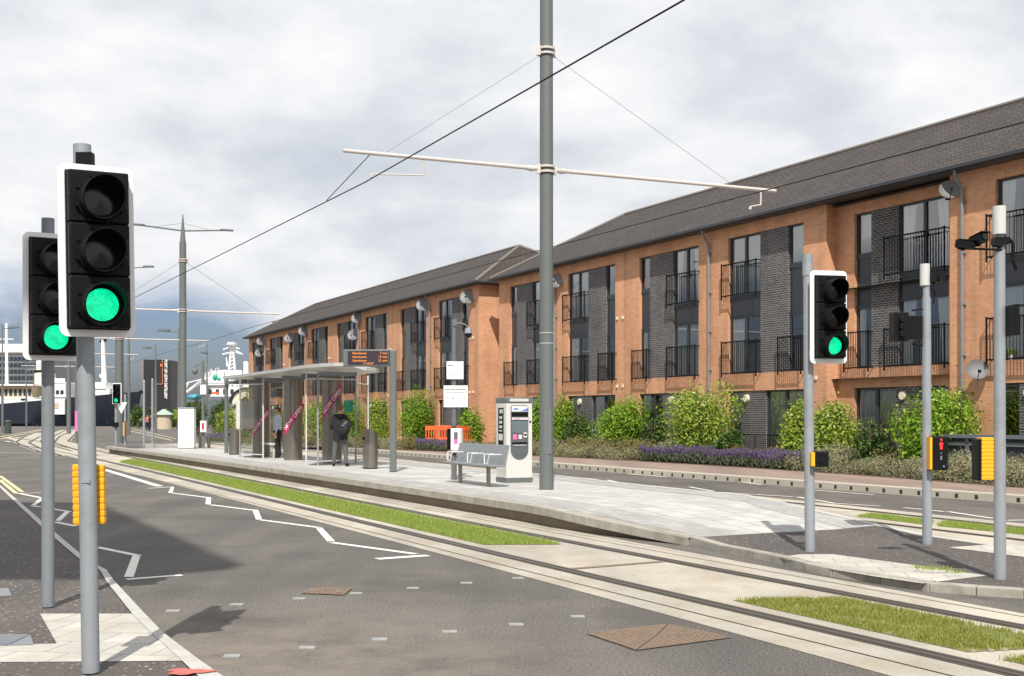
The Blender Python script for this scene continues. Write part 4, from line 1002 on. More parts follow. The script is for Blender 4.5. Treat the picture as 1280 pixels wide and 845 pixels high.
o=MB();o.ell((.11,-.201,zz(549.5)),.014,.004,.016,10,6);o.prism([(.095,0),(.125,0),(.128,.06),(.135,.06),(.13,.085),(.09,.085),(.085,.06),(.092,.06)],0,.004,0,Matrix.Translation((0,-.2,zz(561)))@XZ);o.build('red_man',M['redlamp'],s4)
o=MB();o.ell((.11,-.201,zz(566)),.009,.004,.011,8,5);o.prism([(.1,0),(.12,0),(.12,.05),(.1,.05)],0,.003,0,Matrix.Translation((0,-.2,zz(574)))@XZ);o.cyl((.14,-.2,zz(582)),(.14,-.215,zz(582)),.012,n=10);o.build('button',M['galvd'],s4)
# near right pole 1250
P=Gi(1250,725);Yp=P.y;b0=P.z
s5=empty('signal_pole',P,0,label='nearest grey pole at the right edge with two black cameras and yellow ribbed unit',cat='signal pole')
o=MB();o.cyl((0,0,0),(-.005,0,zz(312)),.06,.055,28);o.cyl((-.005,0,zz(312)),(-.005,0,zz(290)),.035,n=20);o.build('pole',M['galv'],s5,smooth=True)
o=MB();o.cyl((-.008,0,zz(293)),(-.008,0,zz(258)),.066,n=28);o.build('pole_cap',M['alu'],s5,smooth=True)
o=MB();o.tube([(0,-.05,zz(313)),(-.47,-.1,zz(312))],.012,8);o.tube([(0,-.05,zz(308)),(-.1,-.07,zz(308))],.02,8);o.box(-.07,.075,-.055,.06,zz(306),zz(297));o.tube([(.08,0,zz(297)),(.13,0,zz(304)),(.13,0,zz(325)),(.17,0,zz(338))],.018,8);o.build('side_arm',M['blk'],s5)
def cambox(x,y_,rz,rx,lab):
    o=MB();MM=Matrix.Translation((x,-.1,zz(y_)))@Matrix.Rotation(rz,4,'Z')@Matrix.Rotation(rx,4,'X')@Matrix.Scale(.72,4)
    o.box(-.07,.07,-.14,.1,-.055,.055,0,MM);o.box(-.08,.08,-.19,.06,.055,.065,0,MM);o.cyl((0,-.14,0),(0,-.16,0),.045,.045,16,1,True,MM);o.box(-.02,.02,-.02,.02,-.09,-.055,0,MM)
    o.build('detector_camera',[M['blk'],M['lens']],s5)
cambox(-.41,307,R(60),R(8),'');cambox(-.27,302,R(20),R(-12),'')
o=MB();o.box(.04,.085,-.28,.1,zz(421),zz(383));o.tube([(.06,0,zz(385)),(.15,0,zz(382)),(.4,.05,zz(380))],.012,6);o.build('signal_head',M['blk'],s5,bevel=.01)
o=MB();o.box(-.215,-.17,.02,.2,zz(601),zz(549));o.box(-.17,-.05,.16,.22,zz(600),zz(548));o.build('push_button_unit',M['blk'],s5,bevel=.01)
ribbox(s5,-.185,-.06,.0,.15,zz(600),zz(547),11)
# far small signal at px150
P=G(145,558,.1);Yp=P.y;b0=P.z
s6=empty('traffic_signal',P,0,label='distant small traffic signal showing green beside a grey mast, far left of the platform',cat='traffic signal',group='traffic signals showing green')
o=MB();o.cyl((0,0,0),(0,0,zz(482)),.06,n=12);o.build('pole',M['galv'],s6)
sighead(s6,.1,-.15,zz(492),0,.38,1.0)
o=MB();o.prism([(-.3,.25),(.3,.25),(0,-.35)],-.01,.01,0,Matrix.Translation((.32,-.1,zz(509)))@XZ);o.build('diamond_plate',M['white'],s6)
o=MB();o.box(-.12,.12,-.2,.1,zz(534),zz(528));o.build('push_button_unit',M['blk'],s6)
for px,yb,yt,ex,lb in ((156.5,557,495,True,'thin pale grey pole just right of the distant signal, with a yellow unit'),(180,558.5,477,False,'thin pale pole in front of the distant black tower, left one of two'),(190.5,556.5,475,False,'thin pale pole in front of the distant black tower, right one of two')):
    Yp=45 if False else (1.65*F/(yb-HZ));b0=.1
    t=empty('signal_pole',AT(px,Yp,.1),0,label=lb,cat='pole',group='thin poles at the far end of the platform')
    o=MB();o.cyl((0,0,0),(0,0,zz(yt)),.07,.06,12);o.cyl((0,0,zz(yt)),(0,0,zz(yt)+.1),.06,.03,12);o.build('pole',M['galv'],t,smooth=True)
    if ex: o=MB();o.box(-.16,.02,.1,.3,zz(545),zz(528));o.build('button_unit_side',M['yel'],t)
    elif px<185: o=MB();o.box(-.2,-.05,-.1,.1,zz(492),zz(488));o.tube([(-.1,0,zz(489)),(0,0,zz(492))],.02,6);o.build('detector_camera',M['blk'],t)
# ------------------------------------------------------------------ overhead line masts
bh=Vector((.91,.41,0))
def mast(px,Y,z0,label,rb,rt,top,zarm,la,lr,near=False,lamps=False,side=None):
    p=AT(px,Y,z0);t=empty('overhead_line_mast',p,0,label=label,cat='mast',group='overhead line masts along the tramway');Z=lambda z:z-z0
    o=MB();o.cyl((0,0,0),(0,0,Z(top)*.88),rb,rb*.93,28);o.cyl((0,0,Z(top)*.88),(0,0,Z(top)),rb*.8,rt,24)
    if near:
        for z in (3.15,3.35): o.cyl((0,0,Z(z)-.006),(0,0,Z(z)+.006),rb+.004,n=28,mi=1)
        o.box(-.05,.09,-rb-.004,-rb+.05,Z(1.0),Z(1.85),0);o.cyl((0,0,0),(0,0,.012),rb+.01,n=28)
    o.build('pole',[M['mast'],M['alu']],t,smooth=True)
    za=Z(zarm)
    def armpiece(sg,L,dz,dd):
        d=dd*sg;a=MB();s=rb+.05
        a.cyl(d*s+Vector((0,0,za)),d*L+Vector((0,0,za+dz)),.04,.036,12)
        a.cyl(d*rb+Vector((0,0,za-.07)),d*(rb+.14)+Vector((0,0,za-.0)),.03,n=8);a.cyl(d*rb+Vector((0,0,za+.07)),d*(rb+.14)+Vector((0,0,za)),.03,n=8)
        a.cyl(d*(rb+.16)+Vector((0,0,za)),d*(rb+.3)+Vector((0,0,za+dz*.05)),.065,.045,12)
        a.box(-.02,.02,-.02,.02,-.25,0,0,Matrix.Translation(d*(L*.62)+Vector((0,0,za+dz*.62)))) if False else None
        return a
    ends=[]
    for sg,L in ((-1,la),(1,lr)):
        if L<=0: continue
        d=bh*sg
        a=armpiece(sg,L,0,bh)
        q=.62 if sg<0 else .93
        c=d*(L*q)+Vector((0,0,za));a.cyl(c,c-Vector((0,0,.32)),.018,n=8);e=c-Vector((0,0,.32))
        tip=d*(L*(q+.25*(1 if sg<0 else -.2)))+Vector((0,0,za-.38));a.cyl(e,tip,.014,n=8);a.cyl(tip,tip-Vector((0,0,.06)),.03,n=8)
        a.build('cantilever_arm',M['arm'],t,smooth=True)
        w=MB();w.cyl(Vector((0,0,Z(zarm)+2.3)),d*(L*.8)+Vector((0,0,za+.04)),.0045 if near else .010,n=5);w.build('stay_wire',M['galvd'],t)
    o=MB()
    for z in (za,za+2.3):
        o.cyl((0,0,z-.07),(0,0,z-.03),rb+.03,n=20);o.cyl((0,0,z+.03),(0,0,z+.07),rb+.03,n=20)
        for sg in (-1,1): 
            c=bh*sg*(rb+.03);o.box(c.x-.04,c.x+.04,c.y-.04,c.y+.04,z-.09,z+.09)
    o.build('clamp',M['arm'],t)
    if lamps:
        for sg,L in ((-1,2.0),(1,2.0)):
            lo=MB();d=bh*sg;zt=Z(top)-.75
            lo.cyl((0,0,zt),d*L+Vector((0,0,zt+.15)),.035,n=8);c=d*L+Vector((0,0,zt+.15));lo.box(-.3,.3,-.1,.1,-.03,.04,0,Matrix.Translation(c)@Matrix.Rotation(math.atan2(.41,.91),4,'Z'));lo.cyl((0,0,Z(top)-.4),d*L*.6+Vector((0,0,zt+.12)),.008,n=5)
            lo.build('street_lamp_arm',M['mast'],t)
    return p
Pm=mast(683,23.4,.3,'tall dark grey overhead line mast in the middle of the platform with long white arms',.137,.09,11.2,6.54,4.1,5.45,near=True)
P2=mast(228.5,55,.3,'grey overhead line mast with twin lamp arms behind the white cabinet',.165,.02,10.95,6.54,4.1,4.5,lamps=True)
P3_=mast(149,75,.0,'overhead line mast behind the distant small traffic signal',.27,.1,10.4,6.54,4.1,5.6)
P4=mast(97,93,.0,'overhead line mast partly hidden by the nearest signal pole',.2,.1,9.5,6.54,4.1,4.5)
P5=mast(86,112,.0,'farthest overhead line mast, between the two nearest signal poles',.2,.1,9.0,6.3,4.1,4.5)
# wires
def cat(a,b,sag,n=14):
    return [a.lerp(b,i/n)-Vector((0,0,sag*4*(i/n)*(1-i/n))) for i in range(n+1)]
W1=[Vector((6.3,2,5.9)),Vector((1.68,12,5.88)),Vector((-2.63,21.4,5.9)),Vector((-13.4,42.6,5.92)),Vector((-19.2,53,5.9)),Vector((-29,73,5.9)),Vector((-36,91,5.9)),Vector((-45,110,5.9))]
o=MB();o.tube(W1,.0105,6);o.build('contact_wire',M['blk'],label='black overhead contact wire sweeping down over the near tram track',cat='wire')
o=MB();o.tube([Pm-bh*3.6+Vector((0,0,6.2)),Vector((-3.6,23.3,5.92))],.008,6);o.build('bridle_wire',M['blk'],label='short thin wire hanging from the left arm of the platform mast',cat='wire')
W2=[Vector((16,-.5,5.9)),Vector((3.5,24.5,5.9)),Vector((-12,56,5.9)),Vector((-16.4,65.9,5.9)),Vector((-26,86,5.9)),Vector((-37,110,5.9))]
o=MB();o.tube(W2,.010,6);o.build('contact_wire',M['blk'],label='black overhead contact wire of the far track, crossing in front of the roofs',cat='wire')
# ------------------------------------------------------------------ platform furniture
tdir=Vector((.435,-.9,0));TA=math.atan2(-.9,.435)   # local x along the platform towards the camera
# shelter
s0=Vector((-10.6,44.0,.3));sh=empty('tram_shelter',s0,TA,label='steel and glass tram shelter with three curved columns reading NOW OPEN',cat='shelter')
Linv=Matrix.Rotation(-TA,4,'Z')@Matrix.Translation(-s0)
def loc(px,Y,z=0): q=AT(px,Y,.3);v=Linv@q;return Vector((v.x,v.y,z))
rz0=2.78
o=MB()
pl=[]
# plan outline: narrow left part widening to rounded leaf end. x: 0..14
xs=[0,2,4,6,8,9.5,10.5,11.5,12.3,12.9,13.2]
fr_=[0,0,0,0,0,-.08,-.12,-.1,0,.2,.55]
bk_=[1.25,1.25,1.25,1.25,1.3,1.55,1.75,1.8,1.7,1.4,1.0]
fr_top=[];
for i in range(len(xs)-1):
    x0,x1=xs[i],xs[i+1]
    for (a,b,c,d,z0,z1) in ((fr_[i],fr_[i+1],bk_[i+1],bk_[i],rz0,rz0+.09),):
        k0=.0;tilt=.0
        o.add([(x0,a,z0),(x1,b,z0),(x1,c,z0-.12),(x0,d,z0-.12),(x0,a,z1),(x1,b,z1),(x1,c,z1-.12),(x0,d,z1-.12)],[(0,3,2,1),(4,5,6,7),(0,1,5,4),(2,3,7,6)]+([(0,4,7,3)] if i==0 else [])+([(1,2,6,5)] if i==len(xs)-2 else []))
o.build('roof',mat('shelter_roof',(.55,.54,.52),.4,metal=.2,var=.04),sh)
for x in (1.2,3.4,5.6,7.8,10,11.8):
    o=MB();o.box(x-.04,x+.04,.1,1.2,rz0-.22,rz0-.12);o.build('roof_beam',M['galvd'],sh)
def steelcol(px,Y,Rr,zc,txt,half=False):
    c=loc(px,Y);cam=math.atan2(-( -c.x),1)
    o=MB();o.cyl((c.x,c.y,0),(c.x,c.y,rz0-.08),Rr,n=40);co=o.build('column',M['steel'],sh,smooth=True)
    # facing angle towards camera in local frame
    cw=AT(px,Y,.3);dv=Linv.to_3x3()@(Vector((0,0,.3))-cw);ph=math.atan2(dv.y,dv.x)
    def warp(v,off_=.0): 
        a=ph+v.x/Rr;r=Rr+off_+v.y
        return Vector((c.x+r*math.cos(a),c.y+r*math.sin(a),v.z))
    w=.38;sl=1.3;h=.165
    b=MB();n=16;T=[];Bt=[]
    for i in range(n+1):
        u=-w+2*w*i/n;T.append(warp(Vector((u,.004,zc+u*sl+h))));Bt.append(warp(Vector((u,.004,zc+u*sl-h))))
    b.ribbon(Bt,T);b.build('banner',M['pink'],co)
    ang=math.atan(sl)
    MM=Matrix.Translation((0,.009,zc))@Matrix(((1,0,0,0),(0,0,-1,0),(0,1,0,0),(0,0,0,1)))@Matrix.Rotation(ang,4,'Z')
    text('lettering',txt,.165,MM,M['white'],co,.0005,warp=lambda v:warp(v),bold=.003)
steelcol(415,36.25,.295,1.87,'NOW OPEN');steelcol(366.5,38.8,.295,1.36,'NOW OPEN');steelcol(326,42.0,.285,1.22,'NOW OPEN')
def gpanel(pa,pb,z0,z1,name='glass_panel'):
    a=loc(*pa);b=loc(*pb);g=MB();g.quad((a.x,a.y,z0),(b.x,b.y,z0),(b.x,b.y,z1),(a.x,a.y,z1));go=g.build(name,M['sglass'],sh)
    f=MB();f.tube([(a.x,a.y,0),(a.x,a.y,rz0-.1)],.028,8);f.tube([(b.x,b.y,0),(b.x,b.y,rz0-.1)],.028,8);f.cyl((a.x,a.y,z0),(b.x,b.y,z0),.02,n=6);f.cyl((a.x,a.y,z1),(b.x,b.y,z1),.02,n=6);f.build('panel_frame',M['alu'],sh)
gpanel((300,41.3),(329,40.3),.12,2.5);gpanel((383,34.9),(397.4,34.5),.12,2.5);gpanel((397.4,34.5),(444.7,35.6),.12,2.5);gpanel((444.7,35.6),(460,37.3),.12,2.4);gpanel((300,41.3),(316,43.5),.12,2.4);gpanel((337,42.5),(355,41),.12,2.4)
o=MB();a=loc(283,46.0);o.cyl((a.x,a.y,0),(a.x,a.y,2.95),.075,n=20);o.box(a.x-.07,a.x+3.2,a.y-.06,a.y+.06,2.62,2.74);o.build('end_post',M['mast'],sh,smooth=True)
# timetable case, seats, help panel inside
o=MB();a=loc(306,41.4);o.box(a.x-.05,a.x+.05,a.y-.3,a.y+.3,1.0,1.95);o.build('poster_case',M['offwhite'],sh)
o=MB();a=loc(345,41.2)
for k,px in enumerate((333,)): pass
sa=loc(333,41.6)
o.box(sa.x-.5,sa.x+1.0,sa.y-.15,sa.y+.2,.44,.5);o.box(sa.x-.4,sa.x-.35,sa.y,sa.y+.05,0,.44);o.box(sa.x+.85,sa.x+.9,sa.y,sa.y+.05,0,.44);o.build('seat',M['alu'],sh)
o=MB();a=loc(436,35.9);o.box(a.x-.08,a.x+.02,a.y-.12,a.y+.12,1.55,1.9);o.build('help_sign',M['teal'],sh)
# bins
def litter(px,py,hpx,label,Yp_):
    P=AT(px,Yp_,.3);h=hpx/F*Yp_
    t=empty('litter_bin',P,TA,label=label,cat='litter bin',group='slanted steel litter bins on the platform')
    o=MB();n=28;r=.2;vs=[];fs=[]
    for i in range(n):
        q=2*PI*i/n;x=r*math.cos(q);y=r*math.sin(q);vs+=[(x,y,.03),(x,y,h-.12-.12*math.sin(q-.6))]
    for i in range(n): j=(i+1)%n;fs.append((2*i,2*j,2*j+1,2*i+1))
    fs.append(tuple(2*i+1 for i in range(n)));o.add(vs,fs);o.build('body',M['steel'],t,smooth=True)
    MB().cyl((0,0,0),(0,0,.03),.19,n=24).build('base',M['blk'],t);o=MB();o.box(-.08,.08,-.205,-.19,h-.3,h-.22);o.build('opening',M['blk'],t)
litter(463,586,50,'steel litter bin with slanted top at the near end of the shelter',32.5)
litter(293,568,34,'steel litter bin with slanted top at the far end of the shelter',44.2)
# display post
P=AT(491.3,30.6,.3);dp=empty('display_board',P,0,label='passenger information display with amber text on a dark grey post',cat='display board')
def zz(py): return ZAT(py,30.6)-.3
o=MB();o.box(-.085,.085,-.075,.075,0,zz(437));o.build('post',M['mast'],dp,bevel=.03)
Md=Matrix.Rotation(R(-4),4,'Z')
k=30.6/F
o=MB();o.box(-62*k,-.085,-.12,.12,zz(458),zz(437),0,Md);do=o.build('display_case',M['mast'],dp,bevel=.02)
o=MB();o.box(-56*k,-5*k,-.128,-.118,zz(456),zz(439),0,Md);o.build('screen',M['screen'],do)
for i,(l,r_) in enumerate((('Newhaven','7 min'),('Newhaven','12 min'),('Newhaven','21 min'))):
    z=zz(441.8+i*4.6)
    text('display_text',l,.085,Md@Matrix.Translation((-50*k,-.132,z))@XZ@Matrix.Translation((0,0,0)),M['led'],do,.001,align='LEFT')
    text('display_text',r_,.085,Md@Matrix.Translation((-6*k,-.132,z))@XZ,M['led'],do,.001,align='RIGHT')
text('display_text','11:40:27',.08,Md@Matrix.Translation((-30*k,-.132,zz(454.6)))@XZ,M['led'],do,.001)
# notice post
Yn=26.9;P=AT(567.5,Yn,.3);npst=empty('notice_post',P,0,label='dark grey post with two white paper notices, ticket validator and dome camera',cat='notice post')
def zz(py): return ZAT(py,Yn)-.3
k=Yn/F
o=MB();o.cyl((0,0,0),(0,0,zz(399)),.062,.055,20);o.build('post',M['mast'],npst,smooth=True)
def notice(x0,x1,y0,y1,lines,rz):
    Mn=Matrix.Rotation(rz,4,'Z');o=MB();o.box(x0*k,x1*k,-.085,-.07,zz(y1),zz(y0),0,Mn);no=o.build('notice',M['white'],npst)
    b=MB()
    for (a,b_,y,h) in lines: b.box(x0*k+a,x0*k+b_,-.0875,-.086,zz(y)-h,zz(y),0,Mn)
    b.build('faint_print',M['ink'],no)
o=MB()
Mn=Matrix.Rotation(R(3),4,'Z')
def notice2(x0,x1,y0,y1,tx,rz):
    Mn=Matrix.Rotation(rz,4,'Z');o=MB();o.box(x0*k,x1*k,-.085,-.07,zz(y1),zz(y0),0,Mn);no=o.build('notice',M['white'],npst)
    for (s,y,size) in tx: text('notice_text',s,size,Mn@Matrix.Translation(((x0+x1)/2*k,-.088,zz(y)))@XZ,M['ink'],no,.0005)
notice(-9.5,11.5,452,474,[(.02,.14,456,.03),(.03,.25,466.5,.01),(.03,.23,469,.01)],R(6))
notice2(-12.5,17.5,482,509,[('Monday 26 June',497.5,.068)],R(-2))
o=MB()
for (a,b,y,h) in ((.03,.5,486,.022),(.05,.48,490.5,.012),(.2,.27,483.5,.014)): o.box(-12.5*k+a,-12.5*k+b,-.0885,-.086,zz(y)-h,zz(y),0,Matrix.Rotation(R(-2),4,'Z'))
o.build('faint_print',M['ink'],npst)
Mv=Matrix.Rotation(R(-18),4,'Z')
o=MB();o.box(-.02,.21,-.16,.0,zz(563),zz(535.5),0,Mv);vo=o.build('ticket_validator',M['white'],npst,bevel=.012)
o=MB();o.box(-.12,-.02,-.12,.02,zz(562),zz(536),0,Mv);o.box(0,.19,-.12,.0,zz(566),zz(563),0,Mv);o.build('validator_side',M['blk'],vo)
o=MB();o.box(.06,.15,-.165,-.158,zz(549),zz(540),0,Mv);o.build('reader_screen',M['mast'],vo);o=MB();o.box(.06,.15,-.166,-.158,zz(554.5),zz(549),0,Mv);o.build('reader_pad',M['pinkl'],vo)
o=MB();o.tube([(0,0,zz(404)),(.16,0,zz(404)),(.26,0,zz(406)),(.32,0,zz(410))],.018,8);o.box(-.02,.07,-.07,.07,zz(408),zz(399));ca=o.build('camera_arm',M['mast'],npst)
o=MB();o.lathe([(.02,.1),(.075,.08),(.085,0),(.085,-.03)],18,0,Matrix.Translation((.32,0,zz(415))));o.ell((.32,0,zz(417.5)),.085,.085,.1,16,10,1);o.build('dome_camera',[M['galv'],M['lens']],npst,smooth=True)
# bench
P=(G(574,603.8,.3)+G(612,608.5,.3))/2;P.z=.3
bn=empty('bench',P,TA,label='perforated steel perch bench beside the ticket machine',cat='bench')
o=MB();o.box(-1.25,1.25,-.2,.13,.42,.45);o.build('seat',M['galvd'],bn,bevel=.01)
Mb=Matrix.Translation((0,.13,.44))@Matrix.Rotation(R(-12),4,'X')
o=MB();o.box(-1.25,1.25,-.012,.012,0,.42,0,Mb);o.build('backrest',mat('bench_steel',(.27,.29,.30),.45,metal=.3,var=.15,scale=40),bn,bevel=.01)
for x in (-.72,.72):
    o=MB();o.cyl((x,0,0),(x,0,.42),.042,n=16);o.build('leg',M['steel'],bn,smooth=True)
for x in (-.98,0.08,.92):
    o=MB();o.tube([(x-.17,.11,.66),(x-.12,-.13,.66),(x-.07,-.15,.47),(x+.07,-.15,.47),(x+.12,-.13,.66),(x+.17,.11,.66)],.013,8);o.build('armrest',M['alu'],bn)
# ticket machine
P=AT(641,25.9,.3);ang=math.atan2(.435,.9)
tm=empty('ticket_machine',AT(633.0,25.65,.3),ang,label='white ticket machine with dark cap, touch screen and pink labels',cat='ticket machine')
h=1.83
o=MB();W_=.62;D_=.52
o.box(0,W_,0,D_,.1,h-.11);b_=o.build('cabinet',M['offwhite'],tm,bevel=.012)
o=MB();o.box(-.004,W_+.004,-.004,D_+.004,0,.1);o.build('plinth',M['mast'],tm)
o=MB();o.box(-.012,W_+.012,-.02,D_+.012,h-.11,h);co=o.build('cap',M['mast'],tm,bevel=.012)
o=MB();o.box(.07,W_-.1,-.024,-.02,h-.085,h-.025);o.build('cap_strip',M['alu'],co)
# recessed front: capsule shaped dark panel
pl=[(.1,h-.2),(.1,.72)]
n=14
for i in range(n+1):
    a=PI+PI*i/n;pl.append((.31+.21*math.cos(a),.70+.2*math.sin(a)))
pl+=[(.52,.72),(.52,h-.2),(.49,h-.17),(.13,h-.17)]
pl=[pl[0]]+[p for i,p in enumerate(pl[1:])]
o=MB();o.prism(pl,0,.012,0,XZ);fp=o.build('front_panel',mat('machine_grey',(.10,.11,.12),.4),tm)
o=MB();o.box(.12,.5,-.018,-.012,h-.30,h-.19);o.build('header_label',M['white'],fp)
o=MB();o.box(.16,.27,-.021,-.018,h-.265,h-.225);o.prism([(.32,h-.29),(.5,h-.29),(.5,h-.22)],.018,.021,0,XZ);o.build('blue_mark',M['blue'],fp)
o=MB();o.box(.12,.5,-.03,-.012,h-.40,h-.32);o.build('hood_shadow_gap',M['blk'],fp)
o=MB();o.box(.12,.5,-.035,-.012,h-.48,h-.43);o.box(.18,.3,-.037,-.035,h-.47,h-.45,1);o.build('shelf',[M['offwhite'],M['pinkl']],fp)
o=MB();o.box(.12,.5,-.02,-.012,h-.76,h-.5);o.build('touch_screen',mat('screen_grey',(.13,.16,.18),.15),fp)
o=MB();o.box(.15,.24,-.02,-.012,h-.90,h-.79,0);o.box(.28,.36,-.022,-.012,h-.89,h-.80,1);o.box(.40,.48,-.03,-.012,h-.86,h-.75,1);o.box(.41,.47,-.034,-.03,h-.82,h-.78,2);o.build('payment_slots',[M['pinkl'],M['offwhite'],M['blk']],fp)
o=MB();o.box(.13,.49,-.02,-.012,h-1.0,h-.96);o.box(.15,.47,-.022,-.02,h-1.03,h-1.015,1);o.build('tray',[M['blk'],M['alu']],fp)
o=MB();o.cyl((.565,0,h-.52),(.565,-.012,h-.52),.022,n=16);o.build('lock',M['blk'],tm)
Ms=Matrix.Rotation(R(-90),4,'Z')  # left side: faces -x
o=MB();o.box(-.008,0,.14,.40,h-1.02,h-.22);so=o.build('side_panel',M['blk'],tm)
o=MB()
for a,b in ((.85,.97),(1.0,1.02),(.5,.56),(.6,.66),(.7,.76)): pass
o.ell((-.01,.2,h-.3),.004,.04,.05,12,8);o.ell((-.01,.29,h-.3),.004,.04,.05,12,8)
for z0,z1 in ((.46,.40),(.56,.50),(.66,.60),(.73,.70)): o.box(-.012,-.008,.2,.33,h-z0,h-z1)
o.box(-.012,-.008,.17,.37,h-.92,h-.78);o.build('side_symbols',M['offwhite'],so)
# white cabinet + camera post + validator post at left
Yc=1.45*F/(561-HZ);t=empty('equipment_cabinet',AT(222.5,Yc,.3),R(4),label='tall white equipment cabinet at the far end of the platform',cat='cabinet')
w=19.5/F*Yc;hh=52/F*Yc
o=MB();o.box(0,w,0,.5,.05,hh-.06);o.build('body',M['white'],t,bevel=.01)
o=MB();o.box(-.02,w+.02,-.02,.52,hh-.06,hh);o.build('lid',M['galv'],t);o=MB();o.box(.01,w-.01,.01,.49,0,.05);o.build('base',M['galvd'],t)
o=MB();o.box(w*.33-.004,w*.33+.004,-.004,.0,.08,hh-.1);o.box(w*.9,w*.93,-.02,0,hh*.5,hh*.56);o.build('door_seam',M['galv'],t)
Yc=1.45*F/(560.5-HZ);t=empty('camera_post',AT(253.8,Yc,.3),0,label='dark post with dome camera and a pink fronted ticket validator, left of the shelter',cat='camera post')
def zz(py): return ZAT(py,Yc)-.3
k=Yc/F
o=MB();o.cyl((0,0,0),(0,0,zz(451)),.07,.06,14);o.build('post',M['mast'],t)
o=MB();o.tube([(0,0,zz(455)),(-6*k,0,zz(455)),(-9*k,0,zz(457)),(-10*k,0,zz(460))],.025,8);o.build('camera_arm',M['mast'],t)
o=MB();o.ell((-10*k,0,zz(464)),.13,.13,.15,14,9);o.build('dome_camera',[M['mast']],t,smooth=True)
o=MB();o.box(-2.5*k,4*k,-.12,.1,zz(493),zz(481));o.build('notice',M['white'],t)
o=MB();o.box(-2*k,5*k,-.2,0,zz(540),zz(526));vo=o.build('ticket_validator',M['white'],t);o=MB();o.box(0,3*k,-.21,-.2,zz(537),zz(528.5));o.build('reader_pad',M['pink'],vo)
for px,lb in ((250,'left'),(261,'right')):
    t=empty('bollard',AT(px,1.45*F/(560-HZ),.3),0,label='short steel bollard just %s of the camera post'%lb,cat='bollard',group='short steel bollards by the camera post')
    o=MB();o.cyl((0,0,0),(0,0,.5),.07,n=12);o.cyl((0,0,.5),(0,0,.53),.07,.05,12);o.build('shaft',M['steel'],t)
# ------------------------------------------------------------------ people
def person(pos,yaw,joints,edges,radii,matfn,mats,label,scale=1.0,fat=1.0):
    me=bpy.data.meshes.new('person');me.from_pydata(joints,edges,[])
    o=bpy.data.objects.new('person',me);col.objects.link(o)
    sk=o.modifiers.new('s','SKIN');sk.use_smooth_shade=True
    for i,r in enumerate(radii):
        v=me.skin_vertices[0].data[i];v.radius=tuple(q*(1.14*fat if q>.04 else 1.05) for q in (r if isinstance(r,tuple) else (r,r)));v.use_root=(i==0)
    ss=o.modifiers.new('ss','SUBSURF');ss.levels=2;ss.render_levels=2
    bpy.context.view_layer.update()
    m2=bpy.data.meshes.new_from_object(o.evaluated_get(bpy.context.evaluated_depsgraph_get()))
    bpy.data.objects.remove(o)
    m2.materials.clear()
    for m in mats:m2.materials.append(m)
    for p in m2.polygons:
        p.material_index=matfn(p.center);p.use_smooth=True
    o=bpy.data.objects.new('person',m2);col.objects.link(o);o.location=pos;o.rotation_euler=(0,0,yaw);o.scale=(scale,)*3
    tag(o,label=label,cat='person');return o
def skel(la,ra,headp,lean=0):
    J=[(0,0,.97),(0,-.005+lean*.3,1.15),(0,.0+lean*.6,1.33),(0,.0+lean*.8,1.44),(0,headp[0]*.3,1.53),(0,headp[0]*.7,1.60),(0,headp[0],1.66),(0,headp[0],1.73)]
    r=[(.15,.115),(.145,.105),(.165,.115),(.12,.09),(.055,.055),(.062,.07),(.078,.095),(.06,.075)]
    E=[(0,1),(1,2),(2,3),(3,4),(4,5),(5,6),(6,7)]
    def chain(st,pts,rs):
        p=st
        for q,rr in zip(pts,rs): J.append(q);r.append(rr);E.append((p,len(J)-1));p=len(J)-1
        return p
    for sg,arm in ((-1,la),(1,ra)):
        w=chain(3,[(sg*.165,0,1.42)]+arm,[.065,.047,.036,.03])
        hx,hy,hz=arm[-1];e=Vector(arm[-1])-Vector(arm[-2]);e.normalize()
        palm=Vector(arm[-1])+e*.06
        J.append(tuple(palm));r.append((.03,.018));E.append((w,len(J)-1));pi_=len(J)-1
        for f in range(4):
            q=palm+e*.045+Vector((0,(f-1.5)*.017,0));chain(pi_,[tuple(q),tuple(q+e*(.035-.004*abs(f-1.5))+Vector((0,-.006,0)))],[.0085,.007])
        q=palm+Vector((0,-.035,.0));chain(pi_,[tuple(q),tuple(q+e*.03)],[.010,.008])
    return J,E,r,chain
# man with backpack seen from behind: faces +Y (away) -> local front is -Y so yaw = pi
J,E,r,chain=skel([(-.26,.0,1.14),(-.2,-.2,1.08),(-.09,-.27,1.16)],[(.26,.0,1.14),(.22,-.18,1.05),(.1,-.27,1.14)],(-.05,))
for sg in (-1,1): chain(0,[(sg*.09,0,.88),(sg*.15,-.01,.5),(sg*.19,.0,.1),(sg*.195,-.03,.045),(sg*.22,-.15,.035)],[(.1,.1),(.062,.065),(.045,.045),(.045,.045),(.04,.03)])
def mf(c):
    if c.z<.09: return 3
    if c.z<.80: return 2
    if c.z>1.505: return 0
    if c.y<-.235 and c.z>1.0: return 0
    return 1
m2=person(AT(425,34.0,.3),PI-.15,J,E,r,mf,[M['skin'],M['black_cloth'],M['grey_cloth'],M['leather']],'man in black jacket and grey trousers with a black backpack, seen from behind, head bowed',.985,1.08)
o=MB();o.ell((0,-.03,1.715),.088,.1,.075,16,10);o.ell((0,.015,1.68),.084,.075,.09,16,10);o.build('hair',M['hairr'],m2,smooth=True)
for sg in (-1,1):
    o=MB();o.ell((sg*.085,-.045,1.655),.012,.02,.03,8,6);o.build('ear',M['skin'],m2,smooth=True)
o=MB();o.ell((-.0,-.145,1.66),.014,.02,.02,8,6);o.build('nose',M['skin'],m2,smooth=True)
